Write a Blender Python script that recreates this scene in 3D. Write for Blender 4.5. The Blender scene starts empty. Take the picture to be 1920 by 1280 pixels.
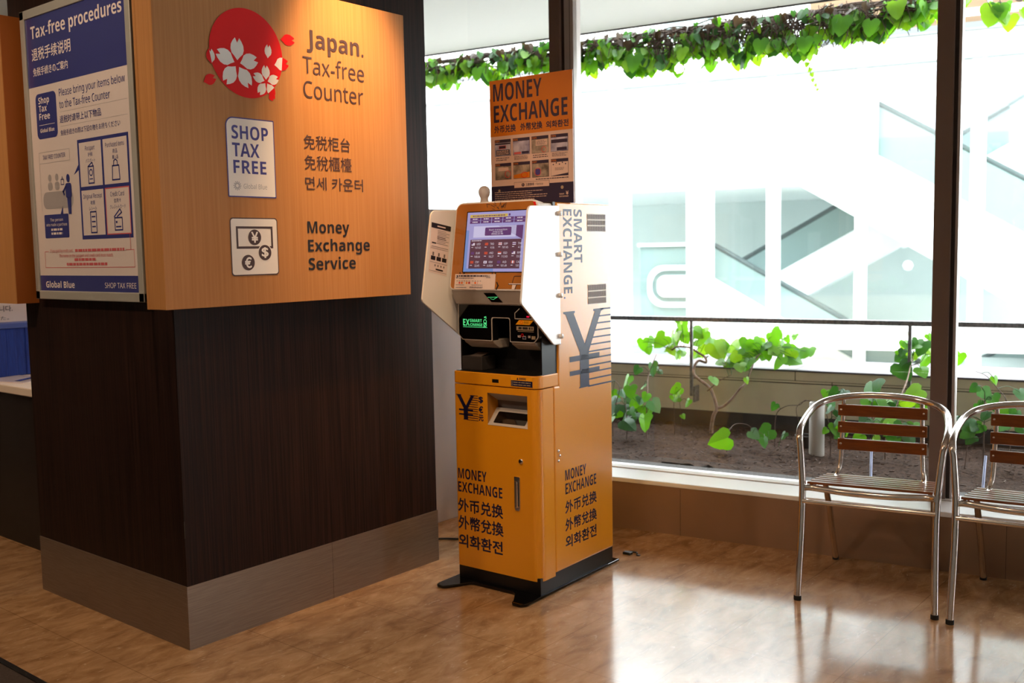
import bpy, bmesh, math, random
from mathutils import Vector, Matrix

random.seed(7)
SC = bpy.context.scene
COL = SC.collection
V = Vector
PI = math.pi

# ------------------------------------------------------------------ camera
EYE = 1.38
yaw, pit, rol = 0.685849917, 0.0919475416, -0.0185743971
fw = V((math.cos(yaw)*math.cos(pit), math.sin(yaw)*math.cos(pit), -math.sin(pit)))
rt = V((math.sin(yaw), -math.cos(yaw), 0))
up = rt.cross(fw)
r2 = rt*math.cos(rol) + up*math.sin(rol)
u2 = -rt*math.sin(rol) + up*math.cos(rol)
cam = bpy.data.cameras.new('camera')
cam.sensor_width = 36.0
cam.lens = 1867.0*36.0/1920.0
cam.clip_start = 0.05
cam.clip_end = 200
cam.dof.use_dof = True
cam.dof.focus_distance = 3.6
cam.dof.aperture_fstop = 3.2
camo = bpy.data.objects.new('camera', cam)
COL.objects.link(camo)
camo.matrix_world = Matrix(((r2.x, u2.x, -fw.x, 0), (r2.y, u2.y, -fw.y, 0), (r2.z, u2.z, -fw.z, EYE), (0, 0, 0, 1)))
SC.camera = camo

# ------------------------------------------------------------------ colour management, sky, lamps
SC.view_settings.view_transform = 'Standard'
SC.view_settings.look = 'None'
SC.view_settings.exposure = 0.0
SC.view_settings.gamma = 1.0
SC.view_settings.use_curve_mapping = False

SKY = 13.5
wd = bpy.data.worlds.new('overcast_sky')
SC.world = wd
wd.use_nodes = True
bg = wd.node_tree.nodes['Background']
bg.inputs[0].default_value = (0.93, 0.98, 1.0, 1)
bg.inputs[1].default_value = SKY

WARM = (1.0, 0.68, 0.40)


def spot(name, loc, target, watts, angle, blend=0.6, col=WARM, size=0.04):
    l = bpy.data.lights.new(name, 'SPOT')
    l.energy = watts
    l.color = col
    l.spot_size = math.radians(angle)
    l.spot_blend = blend
    l.shadow_soft_size = size
    o = bpy.data.objects.new(name, l)
    COL.objects.link(o)
    o.location = loc
    o.rotation_euler = (V(target)-V(loc)).to_track_quat('-Z', 'Y').to_euler()
    return o


# downlights in the shop ceiling (warm), plus one added fill spot
spot('downlight', (2.58, 2.44, 2.95), (2.63, 2.94, 1.94), 225, 46, 1.0, (1.0, 0.62, 0.30))
spot('downlight', (1.15, 1.95, 2.95), (1.55, 2.1, 0), 52, 100, 0.9)
spot('downlight', (0.3, 3.3, 2.95), (1.4, 3.5, 1.2), 84, 115, 0.8, (1.0, 0.76, 0.54))
spot('downlight', (2.05, 1.2, 2.95), (2.45, 1.9, 0), 55, 95, 0.9)
spot('downlight', (1.55, 1.75, 2.95), (3.02, 2.6, 1.35), 55, 50, 0.9)  # added fill spot, brightens the machine front and its poster
spot('downlight', (-0.16, 6.8, 2.95), (0.6, 6.5, 0), 40, 120, 0.8)
spot('downlight', (1.0, 5.0, 2.95), (2.2, 5.2, 0.9), 60, 110, 0.8)
spot('downlight', (-0.42, 8.4, 2.95), (0.3, 8.0, 0), 40, 120, 0.8)


# ------------------------------------------------------------------ materials
def lin(c):
    out = []
    for x in c:
        x = x/255.0
        out.append(x/12.92 if x <= 0.04045 else ((x+0.055)/1.055)**2.4)
    return (out[0], out[1], out[2], 1.0)


MATS = {}


def mat(name, rgb=None, rough=0.5, metal=0.0, spec=0.5, coat=0.0, emit=None, es=0.0, coat_rough=0.03):
    if name in MATS:
        return MATS[name]
    m = bpy.data.materials.new(name)
    m.use_nodes = True
    p = m.node_tree.nodes['Principled BSDF']
    p.inputs['Base Color'].default_value = lin(rgb)
    p.inputs['Roughness'].default_value = rough
    p.inputs['Metallic'].default_value = metal
    p.inputs['Specular IOR Level'].default_value = spec
    if coat:
        p.inputs['Coat Weight'].default_value = coat
        p.inputs['Coat Roughness'].default_value = coat_rough
    if emit:
        p.inputs['Emission Color'].default_value = lin(emit)
        p.inputs['Emission Strength'].default_value = es
    MATS[name] = m
    return m


def nodes(m):
    return m.node_tree.nodes, m.node_tree.links, m.node_tree.nodes['Principled BSDF']


def noisy(name, c1, c2, scale, rough=0.5, metal=0.0, stretch=(1, 1, 1), detail=4.0, bump=0.0, lo=0.35, hi=0.65, spec=0.5, coat=0.0, rot=(0, 0, 0)):
    m = mat(name, c1, rough, metal, spec, coat)
    n, l, p = nodes(m)
    tc = n.new('ShaderNodeTexCoord')
    mp = n.new('ShaderNodeMapping')
    mp.inputs['Scale'].default_value = stretch
    mp.inputs['Rotation'].default_value = rot
    tx = n.new('ShaderNodeTexNoise')
    tx.inputs['Scale'].default_value = scale
    tx.inputs['Detail'].default_value = detail
    cr = n.new('ShaderNodeValToRGB')
    cr.color_ramp.elements[0].position = lo
    cr.color_ramp.elements[0].color = lin(c1)
    cr.color_ramp.elements[1].position = hi
    cr.color_ramp.elements[1].color = lin(c2)
    l.new(tc.outputs['Object'], mp.inputs['Vector'])
    l.new(mp.outputs['Vector'], tx.inputs['Vector'])
    l.new(tx.outputs['Fac'], cr.inputs['Fac'])
    l.new(cr.outputs['Color'], p.inputs['Base Color'])
    if bump:
        b = n.new('ShaderNodeBump')
        b.inputs['Strength'].default_value = bump
        b.inputs['Distance'].default_value = 0.01
        l.new(tx.outputs['Fac'], b.inputs['Height'])
        l.new(b.outputs['Normal'], p.inputs['Normal'])
    return m


def glass_mat(name, tint=(1, 1, 1), ior=1.5, refl=1.0):
    m = bpy.data.materials.new(name)
    m.use_nodes = True
    n, l = m.node_tree.nodes, m.node_tree.links
    n.clear()
    out = n.new('ShaderNodeOutputMaterial')
    mix = n.new('ShaderNodeMixShader')
    tr = n.new('ShaderNodeBsdfTransparent')
    tr.inputs['Color'].default_value = (*tint, 1)
    gl = n.new('ShaderNodeBsdfGlossy')
    gl.inputs['Roughness'].default_value = 0.0
    fr = n.new('ShaderNodeFresnel')
    fr.inputs['IOR'].default_value = ior
    mu = n.new('ShaderNodeMath')
    mu.operation = 'MULTIPLY'
    mu.inputs[1].default_value = refl
    l.new(fr.outputs[0], mu.inputs[0])
    l.new(mu.outputs[0], mix.inputs[0])
    l.new(tr.outputs[0], mix.inputs[1])
    l.new(gl.outputs[0], mix.inputs[2])
    l.new(mix.outputs[0], out.inputs['Surface'])
    MATS[name] = m
    return m


def leaf_mat(name, c, trans):
    m = mat(name, c, 0.42, 0, 0.35)
    n, l, p = nodes(m)
    out = n['Material Output']
    oi = n.new('ShaderNodeTexCoord')
    tx = n.new('ShaderNodeTexNoise')
    tx.inputs['Scale'].default_value = 9.0
    mixc = n.new('ShaderNodeMix')
    mixc.data_type = 'RGBA'
    mixc.inputs[6].default_value = lin(c)
    mixc.inputs[7].default_value = lin([min(255, x*1.25) for x in c])
    l.new(oi.outputs['Object'], tx.inputs['Vector'])
    l.new(tx.outputs['Fac'], mixc.inputs[0])
    l.new(mixc.outputs[2], p.inputs['Base Color'])
    t = n.new('ShaderNodeBsdfTranslucent')
    t.inputs['Color'].default_value = lin(trans)
    mx = n.new('ShaderNodeMixShader')
    mx.inputs[0].default_value = 0.42
    l.new(p.outputs[0], mx.inputs[1])
    l.new(t.outputs[0], mx.inputs[2])
    l.new(mx.outputs[0], out.inputs['Surface'])
    return m


def floor_mat():
    m = mat('polished_vinyl_floor', (165, 135, 105), 0.16, 0, 0.5)
    n, l, p = nodes(m)
    tc = n.new('ShaderNodeTexCoord')
    mp = n.new('ShaderNodeMapping')
    mp.inputs['Rotation'].default_value = (0, 0, 0.75)
    mp.inputs['Scale'].default_value = (1, 2.2, 1)
    t1 = n.new('ShaderNodeTexNoise')
    t1.inputs['Scale'].default_value = 7.0
    t1.inputs['Detail'].default_value = 9.0
    t1.inputs['Roughness'].default_value = 0.62
    t1.inputs['Distortion'].default_value = 0.6
    r1 = n.new('ShaderNodeValToRGB')
    e = r1.color_ramp.elements
    e[0].position = 0.30
    e[0].color = lin((132, 96, 62))
    e[1].position = 0.72
    e[1].color = lin((188, 148, 108))
    l.new(tc.outputs['Object'], mp.inputs['Vector'])
    l.new(mp.outputs['Vector'], t1.inputs['Vector'])
    l.new(t1.outputs['Fac'], r1.inputs['Fac'])
    # short pale flecks in the vinyl
    mp3 = n.new('ShaderNodeMapping')
    mp3.inputs['Rotation'].default_value = (0, 0, 0.75)
    mp3.inputs['Scale'].default_value = (1, 3.2, 1)
    t4 = n.new('ShaderNodeTexNoise')
    t4.inputs['Scale'].default_value = 15.0
    t4.inputs['Detail'].default_value = 3.0
    t4.inputs['Distortion'].default_value = 1.8
    r4 = n.new('ShaderNodeValToRGB')
    r4.color_ramp.elements[0].position = 0.62
    r4.color_ramp.elements[0].color = (0, 0, 0, 1)
    r4.color_ramp.elements[1].position = 0.74
    r4.color_ramp.elements[1].color = (0.55, 0.55, 0.55, 1)
    l.new(tc.outputs['Object'], mp3.inputs['Vector'])
    l.new(mp3.outputs['Vector'], t4.inputs['Vector'])
    l.new(t4.outputs['Fac'], r4.inputs['Fac'])
    fl = n.new('ShaderNodeMix')
    fl.data_type = 'RGBA'
    fl.inputs[7].default_value = lin((206, 178, 146))
    l.new(r4.outputs['Color'], fl.inputs[0])
    l.new(r1.outputs['Color'], fl.inputs[6])
    # tile seams
    br = n.new('ShaderNodeTexBrick')
    br.offset = 0.0
    br.inputs['Scale'].default_value = 1.0
    br.inputs['Brick Width'].default_value = 0.45
    br.inputs['Row Height'].default_value = 0.45
    br.inputs['Mortar Size'].default_value = 0.0012
    br.inputs['Color1'].default_value = (1, 1, 1, 1)
    br.inputs['Color2'].default_value = (0.97, 0.97, 0.97, 1)
    br.inputs['Mortar'].default_value = (0.55, 0.5, 0.45, 1)
    mp2 = n.new('ShaderNodeMapping')
    mp2.inputs['Location'].default_value = (0.12, 0.2, 0)
    l.new(tc.outputs['Object'], mp2.inputs['Vector'])
    l.new(mp2.outputs['Vector'], br.inputs['Vector'])
    mul = n.new('ShaderNodeMix')
    mul.data_type = 'RGBA'
    mul.blend_type = 'MULTIPLY'
    mul.inputs[0].default_value = 1.0
    l.new(fl.outputs[2], mul.inputs[6])
    l.new(br.outputs['Color'], mul.inputs[7])
    l.new(mul.outputs[2], p.inputs['Base Color'])
    t3 = n.new('ShaderNodeTexNoise')
    t3.inputs['Scale'].default_value = 3.0
    t3.inputs['Detail'].default_value = 5.0
    l.new(tc.outputs['Object'], t3.inputs['Vector'])
    mr = n.new('ShaderNodeMapRange')
    mr.inputs['To Min'].default_value = 0.08
    mr.inputs['To Max'].default_value = 0.22
    l.new(t3.outputs['Fac'], mr.inputs['Value'])
    l.new(mr.outputs['Result'], p.inputs['Roughness'])
    bp = n.new('ShaderNodeBump')
    bp.inputs['Strength'].default_value = 0.06
    bp.inputs['Distance'].default_value = 0.01
    l.new(t3.outputs['Fac'], bp.inputs['Height'])
    l.new(bp.outputs['Normal'], p.inputs['Normal'])
    return m


M_FLOOR = floor_mat()
M_CARPET = noisy('dark_carpet', (52, 40, 36), (66, 54, 48), 120, 0.9)
M_BLACK = mat('black_plastic', (14, 13, 14), 0.4)
M_BLACKG = mat('black_gloss', (9, 8, 9), 0.06, 0, 0.5)
M_CEIL = mat('ceiling_paint', (200, 190, 175), 0.8)
M_WALL = mat('wall_paint', (150, 138, 125), 0.7)
M_LOWWALL = noisy('low_wall_paint', (136, 106, 82), (146, 114, 90), 3, 0.45)
M_SILL = mat('white_sill', (236, 236, 238), 0.3)
M_MULL = mat('bronze_frame', (122, 102, 93), 0.45, 0.0, 0.4)
M_MULLD = mat('dark_gasket', (52, 42, 40), 0.5)
M_ALU = mat('light_aluminium', (186, 176, 172), 0.35, 0.25)
M_LAM = noisy('dark_laminate', (26, 13, 9), (56, 34, 27), 60, 0.45, 0, (3.2, 3.2, 0.04), 3.0, 0.0, 0.35, 0.75, 0.16)
M_STEEL = noisy('brushed_steel', (138, 122, 110), (152, 136, 122), 40, 0.42, 0.75, (0.3, 0.3, 9.0), 3.0)
M_TAN = noisy('tan_board', (181, 123, 70), (191, 133, 79), 70, 0.5, 0, (1.6, 1.6, 0.03), 3.0, 0, 0.35, 0.65, 0.25)
M_TANSIDE = mat('orange_edge', (176, 96, 34), 0.5)
M_RED = mat('red_vinyl', (232, 6, 10), 0.5, 0, 0.2)
M_WHITE = mat('white_vinyl', (243, 236, 232), 0.4)
M_BADGEBLUE = mat('badge_blue', (62, 58, 140), 0.4)
M_DKTEXT = mat('brown_lettering', (72, 48, 48), 0.45)
M_BLKTEXT = mat('black_lettering', (26, 22, 24), 0.45)
M_GREYTXT = mat('grey_lettering', (176, 172, 178), 0.45)
M_FRAME = mat('silver_frame', (196, 190, 178), 0.32, 0.35)
M_PAPER = mat('poster_paper', (232, 214, 206), 0.22, 0, 0.5, 0.6)
M_PBLUE = mat('poster_blue', (58, 62, 128), 0.2, 0, 0.5, 0.6)
M_PGREY = mat('poster_grey', (172, 162, 160), 0.3)
M_PRED = mat('poster_red', (206, 92, 96), 0.3)
M_PWHITE = mat('poster_lettering', (240, 222, 214), 0.3)
M_YEL = mat('yellow_paint', (236, 154, 16), 0.36, 0, 0.5, 1.0, None, 0, 0.22)
M_NAVY = mat('navy_print', (26, 26, 66), 0.4)
M_KWHITE = mat('white_acrylic', (236, 234, 236), 0.28)
M_KGREY = mat('light_grey_plastic', (188, 178, 170), 0.4)
M_KDGREY = mat('dark_grey_plastic', (60, 56, 56), 0.5)
M_SLOTGREY = mat('slot_grey', (176, 168, 164), 0.4)
M_SLOTMID = mat('slot_mid_grey', (120, 110, 106), 0.4)  # darker grey of the slot flap, tray lid and sheet print
M_VENT = mat('vent_slot', (138, 130, 132), 0.6)
M_VENTB = mat('vent_plate', (240, 226, 206), 0.4)  # daylight wash of the machine side put into the plate colour
M_CHROME = mat('chrome', (226, 222, 220), 0.12, 1.0)
M_ALUP = mat('polished_aluminium', (224, 216, 212), 0.16, 1.0)
M_WOOD = noisy('brown_slat', (122, 62, 18), (140, 76, 26), 14, 0.3, 0, (1, 1, 8), 4.0, 0, 0.35, 0.7, 0.5, 0.3)
M_RUBBER = mat('black_rubber', (20, 18, 18), 0.7)
M_BEZEL = mat('copper_bezel', (176, 112, 52), 0.04, 0, 0.6)
M_LCD = mat('screen_lavender', (40, 38, 60), 0.1, 0, 0.5, 0, (178, 172, 226), 0.72)
M_LCDW = mat('screen_pale', (40, 38, 60), 0.1, 0, 0.5, 0, (206, 200, 232), 0.85)
M_LCDB = mat('screen_blue', (30, 38, 60), 0.1, 0, 0.5, 0, (128, 158, 220), 0.7)
M_LCDP = mat('screen_purple', (30, 20, 40), 0.1, 0, 0.5, 0, (104, 66, 122), 0.7)
M_LCDD = mat('screen_plum', (26, 18, 26), 0.1, 0, 0.5, 0, (96, 64, 78), 0.7)
M_LCDY = mat('screen_yellow', (60, 50, 20), 0.1, 0, 0.5, 0, (214, 182, 84), 0.8)
M_LCDT = mat('screen_text', (60, 60, 60), 0.1, 0, 0.5, 0, (216, 202, 214), 0.9)
M_LCDR = mat('screen_red', (60, 20, 20), 0.1, 0, 0.5, 0, (196, 78, 60), 0.8)
M_GREEN = mat('green_glow', (30, 90, 50), 0.3, 0, 0.5, 0, (92, 232, 140), 0.85)
M_REDLED = mat('red_led', (90, 10, 30), 0.3, 0, 0.5, 0, (230, 20, 60), 0.9)
M_ORANGE = mat('orange_sticker', (246, 166, 20), 0.35)
M_BEIGE = mat('beige_sticker', (170, 150, 122), 0.4)
M_PAPERW = mat('white_sticker', (234, 216, 212), 0.4)
M_PORANGE = mat('poster_orange', (214, 122, 14), 0.4)
M_PPINK = mat('poster_cream', (224, 196, 184), 0.4)
M_PHOTO = noisy('printed_photo', (92, 84, 78), (190, 176, 160), 22, 0.4)
M_PHOTOB = noisy('printed_screen_shot', (120, 120, 160), (206, 204, 224), 18, 0.4)
M_SOIL = noisy('garden_soil', (30, 21, 17), (66, 49, 39), 55, 0.95, 0, (1, 1, 1), 8.0, 1.0, 0.3, 0.75, 0.1)
M_GRAVEL = noisy('dark_gravel', (40, 38, 40), (80, 76, 74), 160, 0.95, 0, (1, 1, 1), 4.0, 0.8)
M_PARA = noisy('parapet_stone', (196, 184, 156), (208, 196, 168), 5, 0.7, 0, (1, 1, 1), 6.0)
M_COPING = noisy('coping_stone', (82, 77, 82), (98, 92, 98), 9, 0.6, 0, (1, 1, 1), 6.0)
M_JOINT = mat('dark_joint', (66, 58, 50), 0.8)
M_DAMP = noisy('damp_proof_band', (44, 40, 40), (62, 56, 54), 8, 0.7)
M_RAIL = noisy('grey_rail', (92, 94, 98), (128, 128, 130), 60, 0.35, 0.4)
M_BARK = noisy('bark', (96, 74, 62), (126, 102, 88), 40, 0.8, 0, (1, 1, 1), 5, 0.4)
M_TWIG = mat('dry_twig', (70, 50, 38), 0.8)
M_LEAF1 = leaf_mat('ivy_leaf', (60, 106, 30), (112, 178, 18))
M_LEAF2 = leaf_mat('ivy_leaf_pale', (84, 124, 34), (146, 194, 26))
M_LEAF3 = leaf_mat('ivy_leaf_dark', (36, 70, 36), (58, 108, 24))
M_LEAF4 = leaf_mat('ivy_leaf_silvery', (92, 114, 98), (72, 120, 56))
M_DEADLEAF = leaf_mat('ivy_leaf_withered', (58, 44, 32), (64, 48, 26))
M_SOFFIT = mat('soffit_panel', (250, 247, 240), 0.7)
M_FLASH = mat('white_flashing', (240, 238, 234), 0.5)
M_OUTWHITE = mat('outdoor_white', (242, 244, 244), 0.5)
M_OUTGREY = noisy('outdoor_grey', (180, 190, 188), (191, 200, 198), 0.8, 0.5)
M_OUTGREEN = mat('outdoor_green_glass', (112, 140, 134), 0.3)
M_OUTBLUE = mat('outdoor_blue_glass', (132, 150, 150), 0.3)
M_OUTDARK = mat('outdoor_dark', (74, 84, 86), 0.5)
M_OUTLINE = mat('outdoor_seam', (96, 102, 104), 0.6)
M_OUTTAN = noisy('outdoor_timber', (84, 62, 36), (94, 72, 44), 3, 0.6, 0, (1, 1, 9))
M_OUTGROUND = mat('outdoor_paving', (140, 142, 140), 0.8)
M_CAB = mat('pale_grey_cabinet', (196, 190, 194), 0.45)
M_COUNTER = mat('white_counter_top', (232, 214, 196), 0.35)
M_DARKWOOD = mat('dark_counter_front', (26, 18, 16), 0.5)
M_CLOTHBLUE = noisy('royal_blue_cloth', (8, 40, 128), (12, 52, 150), 30, 0.7, 0, (4, 4, 0.5))
M_CLOTHEDGE = mat('blue_trim', (70, 88, 160), 0.5)
M_PIPE = mat('grey_pipe', (146, 140, 134), 0.6)
M_STAKE = mat('pale_stake', (150, 158, 190), 0.3)
M_GLASS = glass_mat('window_glass', (0.97, 0.99, 0.985), 1.5, 1.0)
M_GLASSF = glass_mat('facade_glass', (0.93, 0.97, 0.965), 1.5, 1.6)


# ------------------------------------------------------------------ mesh builder
def rpoly(pts, r, seg=5):
    """round the corners of a 2D polygon; r is a number or a list"""
    n = len(pts)
    out = []
    for i in range(n):
        ri = r[i] if isinstance(r, (list, tuple)) else r
        p = V(pts[i]).to_2d() if len(pts[i]) > 2 else V((pts[i][0], pts[i][1]))
        a = V((pts[i-1][0], pts[i-1][1]))-p
        b = V((pts[(i+1) % n][0], pts[(i+1) % n][1]))-p
        if ri <= 0 or a.length < 1e-9 or b.length < 1e-9:
            out.append((p.x, p.y))
            continue
        ang = a.angle(b)
        if ang > PI-0.02:
            out.append((p.x, p.y))
            continue
        t = min(ri/math.tan(ang/2), a.length*0.49, b.length*0.49)
        rr = t*math.tan(ang/2)
        a.normalize()
        b.normalize()
        c = p+(a+b).normalized()*(rr/math.sin(ang/2))
        s, e = p+a*t-c, p+b*t-c
        a0 = math.atan2(s.y, s.x)
        a1 = math.atan2(e.y, e.x)
        d = a1-a0
        while d > PI:
            d -= 2*PI
        while d < -PI:
            d += 2*PI
        for k in range(seg+1):
            q = a0+d*k/seg
            out.append((c.x+rr*math.cos(q), c.y+rr*math.sin(q)))
    return out


def rect(u0, v0, u1, v1, r=0.0, seg=4):
    p = [(u0, v0), (u1, v0), (u1, v1), (u0, v1)]
    return rpoly(p, r, seg) if r else p


def circle(cx, cy, rx, ry=None, n=40):
    ry = ry or rx
    return [(cx+rx*math.cos(2*PI*k/n), cy+ry*math.sin(2*PI*k/n)) for k in range(n)]


class Plane:
    def __init__(s, o, u, v):
        s.o, s.u, s.v = V(o), V(u).normalized(), V(v).normalized()
        s.n = s.u.cross(s.v)

    def p(s, a, b, h=0.0):
        return s.o+s.u*a+s.v*b+s.n*h


def sans(t, bold):
    o = ''
    for ch in t:
        if 'A' <= ch <= 'Z':
            o += chr((0x1D5D4 if bold else 0x1D5A0)+ord(ch)-65)
        elif 'a' <= ch <= 'z':
            o += chr((0x1D5EE if bold else 0x1D5BA)+ord(ch)-97)
        elif '0' <= ch <= '9':
            o += chr((0x1D7EC if bold else 0x1D7E2)+ord(ch)-48)
        else:
            o += ch
    return o


TXT = {}


def glyphs(body, res=4):
    if body in TXT:
        return TXT[body]
    c = bpy.data.curves.new('lettering_curve', 'FONT')
    c.body = body
    c.size = 1.0
    c.resolution_u = res
    o = bpy.data.objects.new('lettering_curve', c)
    COL.objects.link(o)
    bpy.context.view_layer.update()
    me = bpy.data.meshes.new_from_object(o.evaluated_get(bpy.context.evaluated_depsgraph_get()))
    vs = [(v.co.x, v.co.y) for v in me.vertices]
    fs = [tuple(p.vertices) for p in me.polygons]
    bpy.data.objects.remove(o)
    bpy.data.curves.remove(c)
    bpy.data.meshes.remove(me)
    TXT[body] = (vs, fs)
    return TXT[body]


class MB:
    def __init__(s):
        s.v, s.f, s.m, s.sm, s.mats = [], [], [], [], []

    def mi(s, m):
        if m not in s.mats:
            s.mats.append(m)
        return s.mats.index(m)

    def add(s, vs, fs, m, smooth=False, M=None):
        b = len(s.v)
        s.v.extend((M @ V(v)) if M else V(v) for v in vs)
        k = s.mi(m)
        for f in fs:
            s.f.append(tuple(b+i for i in f))
            s.m.append(k)
            s.sm.append(smooth)
        return s

    def addbm(s, bm, m, smooth=False, M=None):
        bmesh.ops.recalc_face_normals(bm, faces=bm.faces[:])
        bm.verts.index_update()
        return s.add([v.co.copy() for v in bm.verts], [[v.index for v in f.verts] for f in bm.faces], m, smooth, M)

    def box(s, a, b, m, bev=0.0, seg=2, M=None):
        bm = bmesh.new()
        bmesh.ops.create_cube(bm, size=1.0)
        for v in bm.verts:
            v.co = V([(a[i]+b[i])/2+v.co[i]*(b[i]-a[i]) for i in range(3)])
        if bev:
            bmesh.ops.bevel(bm, geom=bm.edges[:], offset=bev, segments=seg, profile=0.5, affect='EDGES')
        s.addbm(bm, m, False, M)
        bm.free()
        return s

    def prism(s, pts, pl, h0, h1, m, bev=0.0, seg=2, M=None):
        """solid with outline pts on plane pl between heights h0 and h1"""
        bm = bmesh.new()
        lo = [bm.verts.new(pl.p(a, b, h0)) for a, b in pts]
        hi = [bm.verts.new(pl.p(a, b, h1)) for a, b in pts]
        bm.faces.new(lo[::-1])
        bm.faces.new(hi)
        n = len(pts)
        for i in range(n):
            bm.faces.new((lo[i], lo[(i+1) % n], hi[(i+1) % n], hi[i]))
        if bev:
            bmesh.ops.recalc_face_normals(bm, faces=bm.faces[:])
            es = [e for e in bm.edges if len(e.link_faces) == 2 and e.calc_face_angle(0) > 0.6]
            bmesh.ops.bevel(bm, geom=es, offset=bev, segments=seg, profile=0.5, affect='EDGES')
        s.addbm(bm, m, False, M)
        bm.free()
        return s

    def poly(s, pts, pl, m, layer=1):
        h = layer*0.0004
        return s.add([pl.p(a, b, h) for a, b in pts], [tuple(range(len(pts)))], m)

    def ring(s, outer, inner, pl, m, layer=1):
        h = layer*0.0004
        n = len(outer)
        vs = [pl.p(a, b, h) for a, b in outer]+[pl.p(a, b, h) for a, b in inner]
        return s.add(vs, [(i, (i+1) % n, n+(i+1) % n, n+i) for i in range(n)], m)

    def frame2d(s, u0, v0, u1, v1, t, pl, m, layer=1, r=0.0):
        return s.ring(rect(u0, v0, u1, v1, r), rect(u0+t, v0+t, u1-t, v1-t, max(r-t, 0.0005) if r else 0), pl, m, layer)

    def stroke(s, pts, w, pl, m, layer=1):
        for (a, b), (c, d) in zip(pts, pts[1:]):
            q = V((c-a, d-b))
            if q.length < 1e-9:
                continue
            q.normalize()
            n = V((-q.y, q.x))*w/2
            e = q*w*0.4
            s.poly([(a-e.x-n.x, b-e.y-n.y), (c+e.x-n.x, d+e.y-n.y), (c+e.x+n.x, d+e.y+n.y), (a-e.x+n.x, b-e.y+n.y)], pl, m, layer)
        return s

    def text(s, body, pl, u0, u1, v0, v1, m, layer=2, bold=False, dil=0.0, cjk=False):
        """cjk: the whole box maps to u0..u1, v0..v1; else v0 is the baseline and v1 the capital height"""
        vs, fs = glyphs(body if cjk else sans(body, bold))
        if not vs:
            return s
        xs = [a for a, _ in vs]
        ys = [b for _, b in vs]
        sx = (u1-u0)/(max(xs)-min(xs))
        if cjk:
            sy = (v1-v0)/(max(ys)-min(ys))
            oy = v0-min(ys)*sy
        else:
            sy = (v1-v0)/0.714
            oy = v0
        ox = u0-min(xs)*sx
        offs = [(0, 0)]
        if dil:
            offs = [(0, 0), (dil, 0), (-dil, 0), (0, dil), (0, -dil), (dil*.7, dil*.7), (-dil*.7, dil*.7), (dil*.7, -dil*.7), (-dil*.7, -dil*.7)]
        for k, (dx, dy) in enumerate(offs):
            h = layer*0.0004+k*0.00001
            s.add([pl.p(ox+(a+dx)*sx, oy+b*sy+dy*sy, h) for a, b in vs], fs, m)
        return s

    def micro(s, pl, u0, u1, v0, v1, rows, m, layer=2, fill=0.5, ragged=0.25):
        """rows of print too small to read in the photograph"""
        h = (v1-v0)/rows
        for k in range(rows):
            b = v1-h*(k+1)+h*(1-fill)/2
            e = u1-(u1-u0)*random.random()*ragged
            a = u0
            while a < e:
                w = (v1-v0)/rows*random.uniform(0.6, 2.4)
                s.poly(rect(a, b, min(a+w, e), b+h*fill), pl, m, layer)
                a += w+h*0.35
        return s

    def tube(s, path, r, m, n=12, closed=False, smooth=True, cap=True):
        P = [V(p) for p in path]
        N = len(P)
        rs = r if isinstance(r, (list, tuple)) else [r]*N
        T = []
        for i in range(N):
            if closed:
                t = P[(i+1) % N]-P[i-1]
            else:
                t = P[min(i+1, N-1)]-P[max(i-1, 0)]
            T.append(t.normalized())
        ref = V((0, 0, 1)) if abs(T[0].z) < 0.9 else V((1, 0, 0))
        nrm = (ref-T[0]*ref.dot(T[0])).normalized()
        vs = []
        for i in range(N):
            nrm = (nrm-T[i]*nrm.dot(T[i])).normalized()
            bn = T[i].cross(nrm)
            for k in range(n):
                a = 2*PI*k/n
                vs.append(P[i]+(nrm*math.cos(a)+bn*math.sin(a))*rs[i])
        fs = []
        for i in range(N if closed else N-1):
            j = (i+1) % N
            for k in range(n):
                k2 = (k+1) % n
                fs.append((i*n+k, i*n+k2, j*n+k2, j*n+k))
        s.add(vs, fs, m, smooth)
        if cap and not closed:
            s.add(vs[:n], [tuple(range(n))[::-1]], m)
            s.add(vs[-n:], [tuple(range(n))], m)
        return s

    def lathe(s, prof, m, n=24, M=None, smooth=True):
        vs = []
        for r, z in prof:
            for k in range(n):
                a = 2*PI*k/n
                vs.append((r*math.cos(a), r*math.sin(a), z))
        fs = []
        for i in range(len(prof)-1):
            for k in range(n):
                k2 = (k+1) % n
                fs.append((i*n+k, i*n+k2, (i+1)*n+k2, (i+1)*n+k))
        s.add(vs, fs, m, smooth, M)
        if prof[0][0] > 1e-5:
            s.add(vs[:n], [tuple(range(n))[::-1]], m, False, M)
        if prof[-1][0] > 1e-5:
            s.add(vs[-n:], [tuple(range(n))], m, False, M)
        return s

    def build(s, name, parent=None, loc=None, rz=None):
        me = bpy.data.meshes.new(name)
        me.from_pydata([tuple(v) for v in s.v], [], s.f)
        for m in s.mats:
            me.materials.append(m)
        me.polygons.foreach_set('material_index', s.m)
        me.polygons.foreach_set('use_smooth', s.sm)
        me.update()
        o = bpy.data.objects.new(name, me)
        COL.objects.link(o)
        if parent:
            o.parent = parent
        if loc:
            o.location = loc
        if rz is not None:
            o.rotation_euler = (0, 0, rz)
        return o


def tag(o, label=None, cat=None, group=None, kind=None):
    if label:
        o['label'] = label
    if cat:
        o['category'] = cat
    if group:
        o['group'] = group
    if kind:
        o['kind'] = kind
    return o


def thing(name, label, cat, loc=(0, 0, 0), rz=0.0, group=None):
    o = bpy.data.objects.new(name, None)
    COL.objects.link(o)
    o.location = loc
    o.rotation_euler = (0, 0, rz)
    return tag(o, label, cat, group)


def struct(o):
    o['kind'] = 'structure'
    return o


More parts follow.
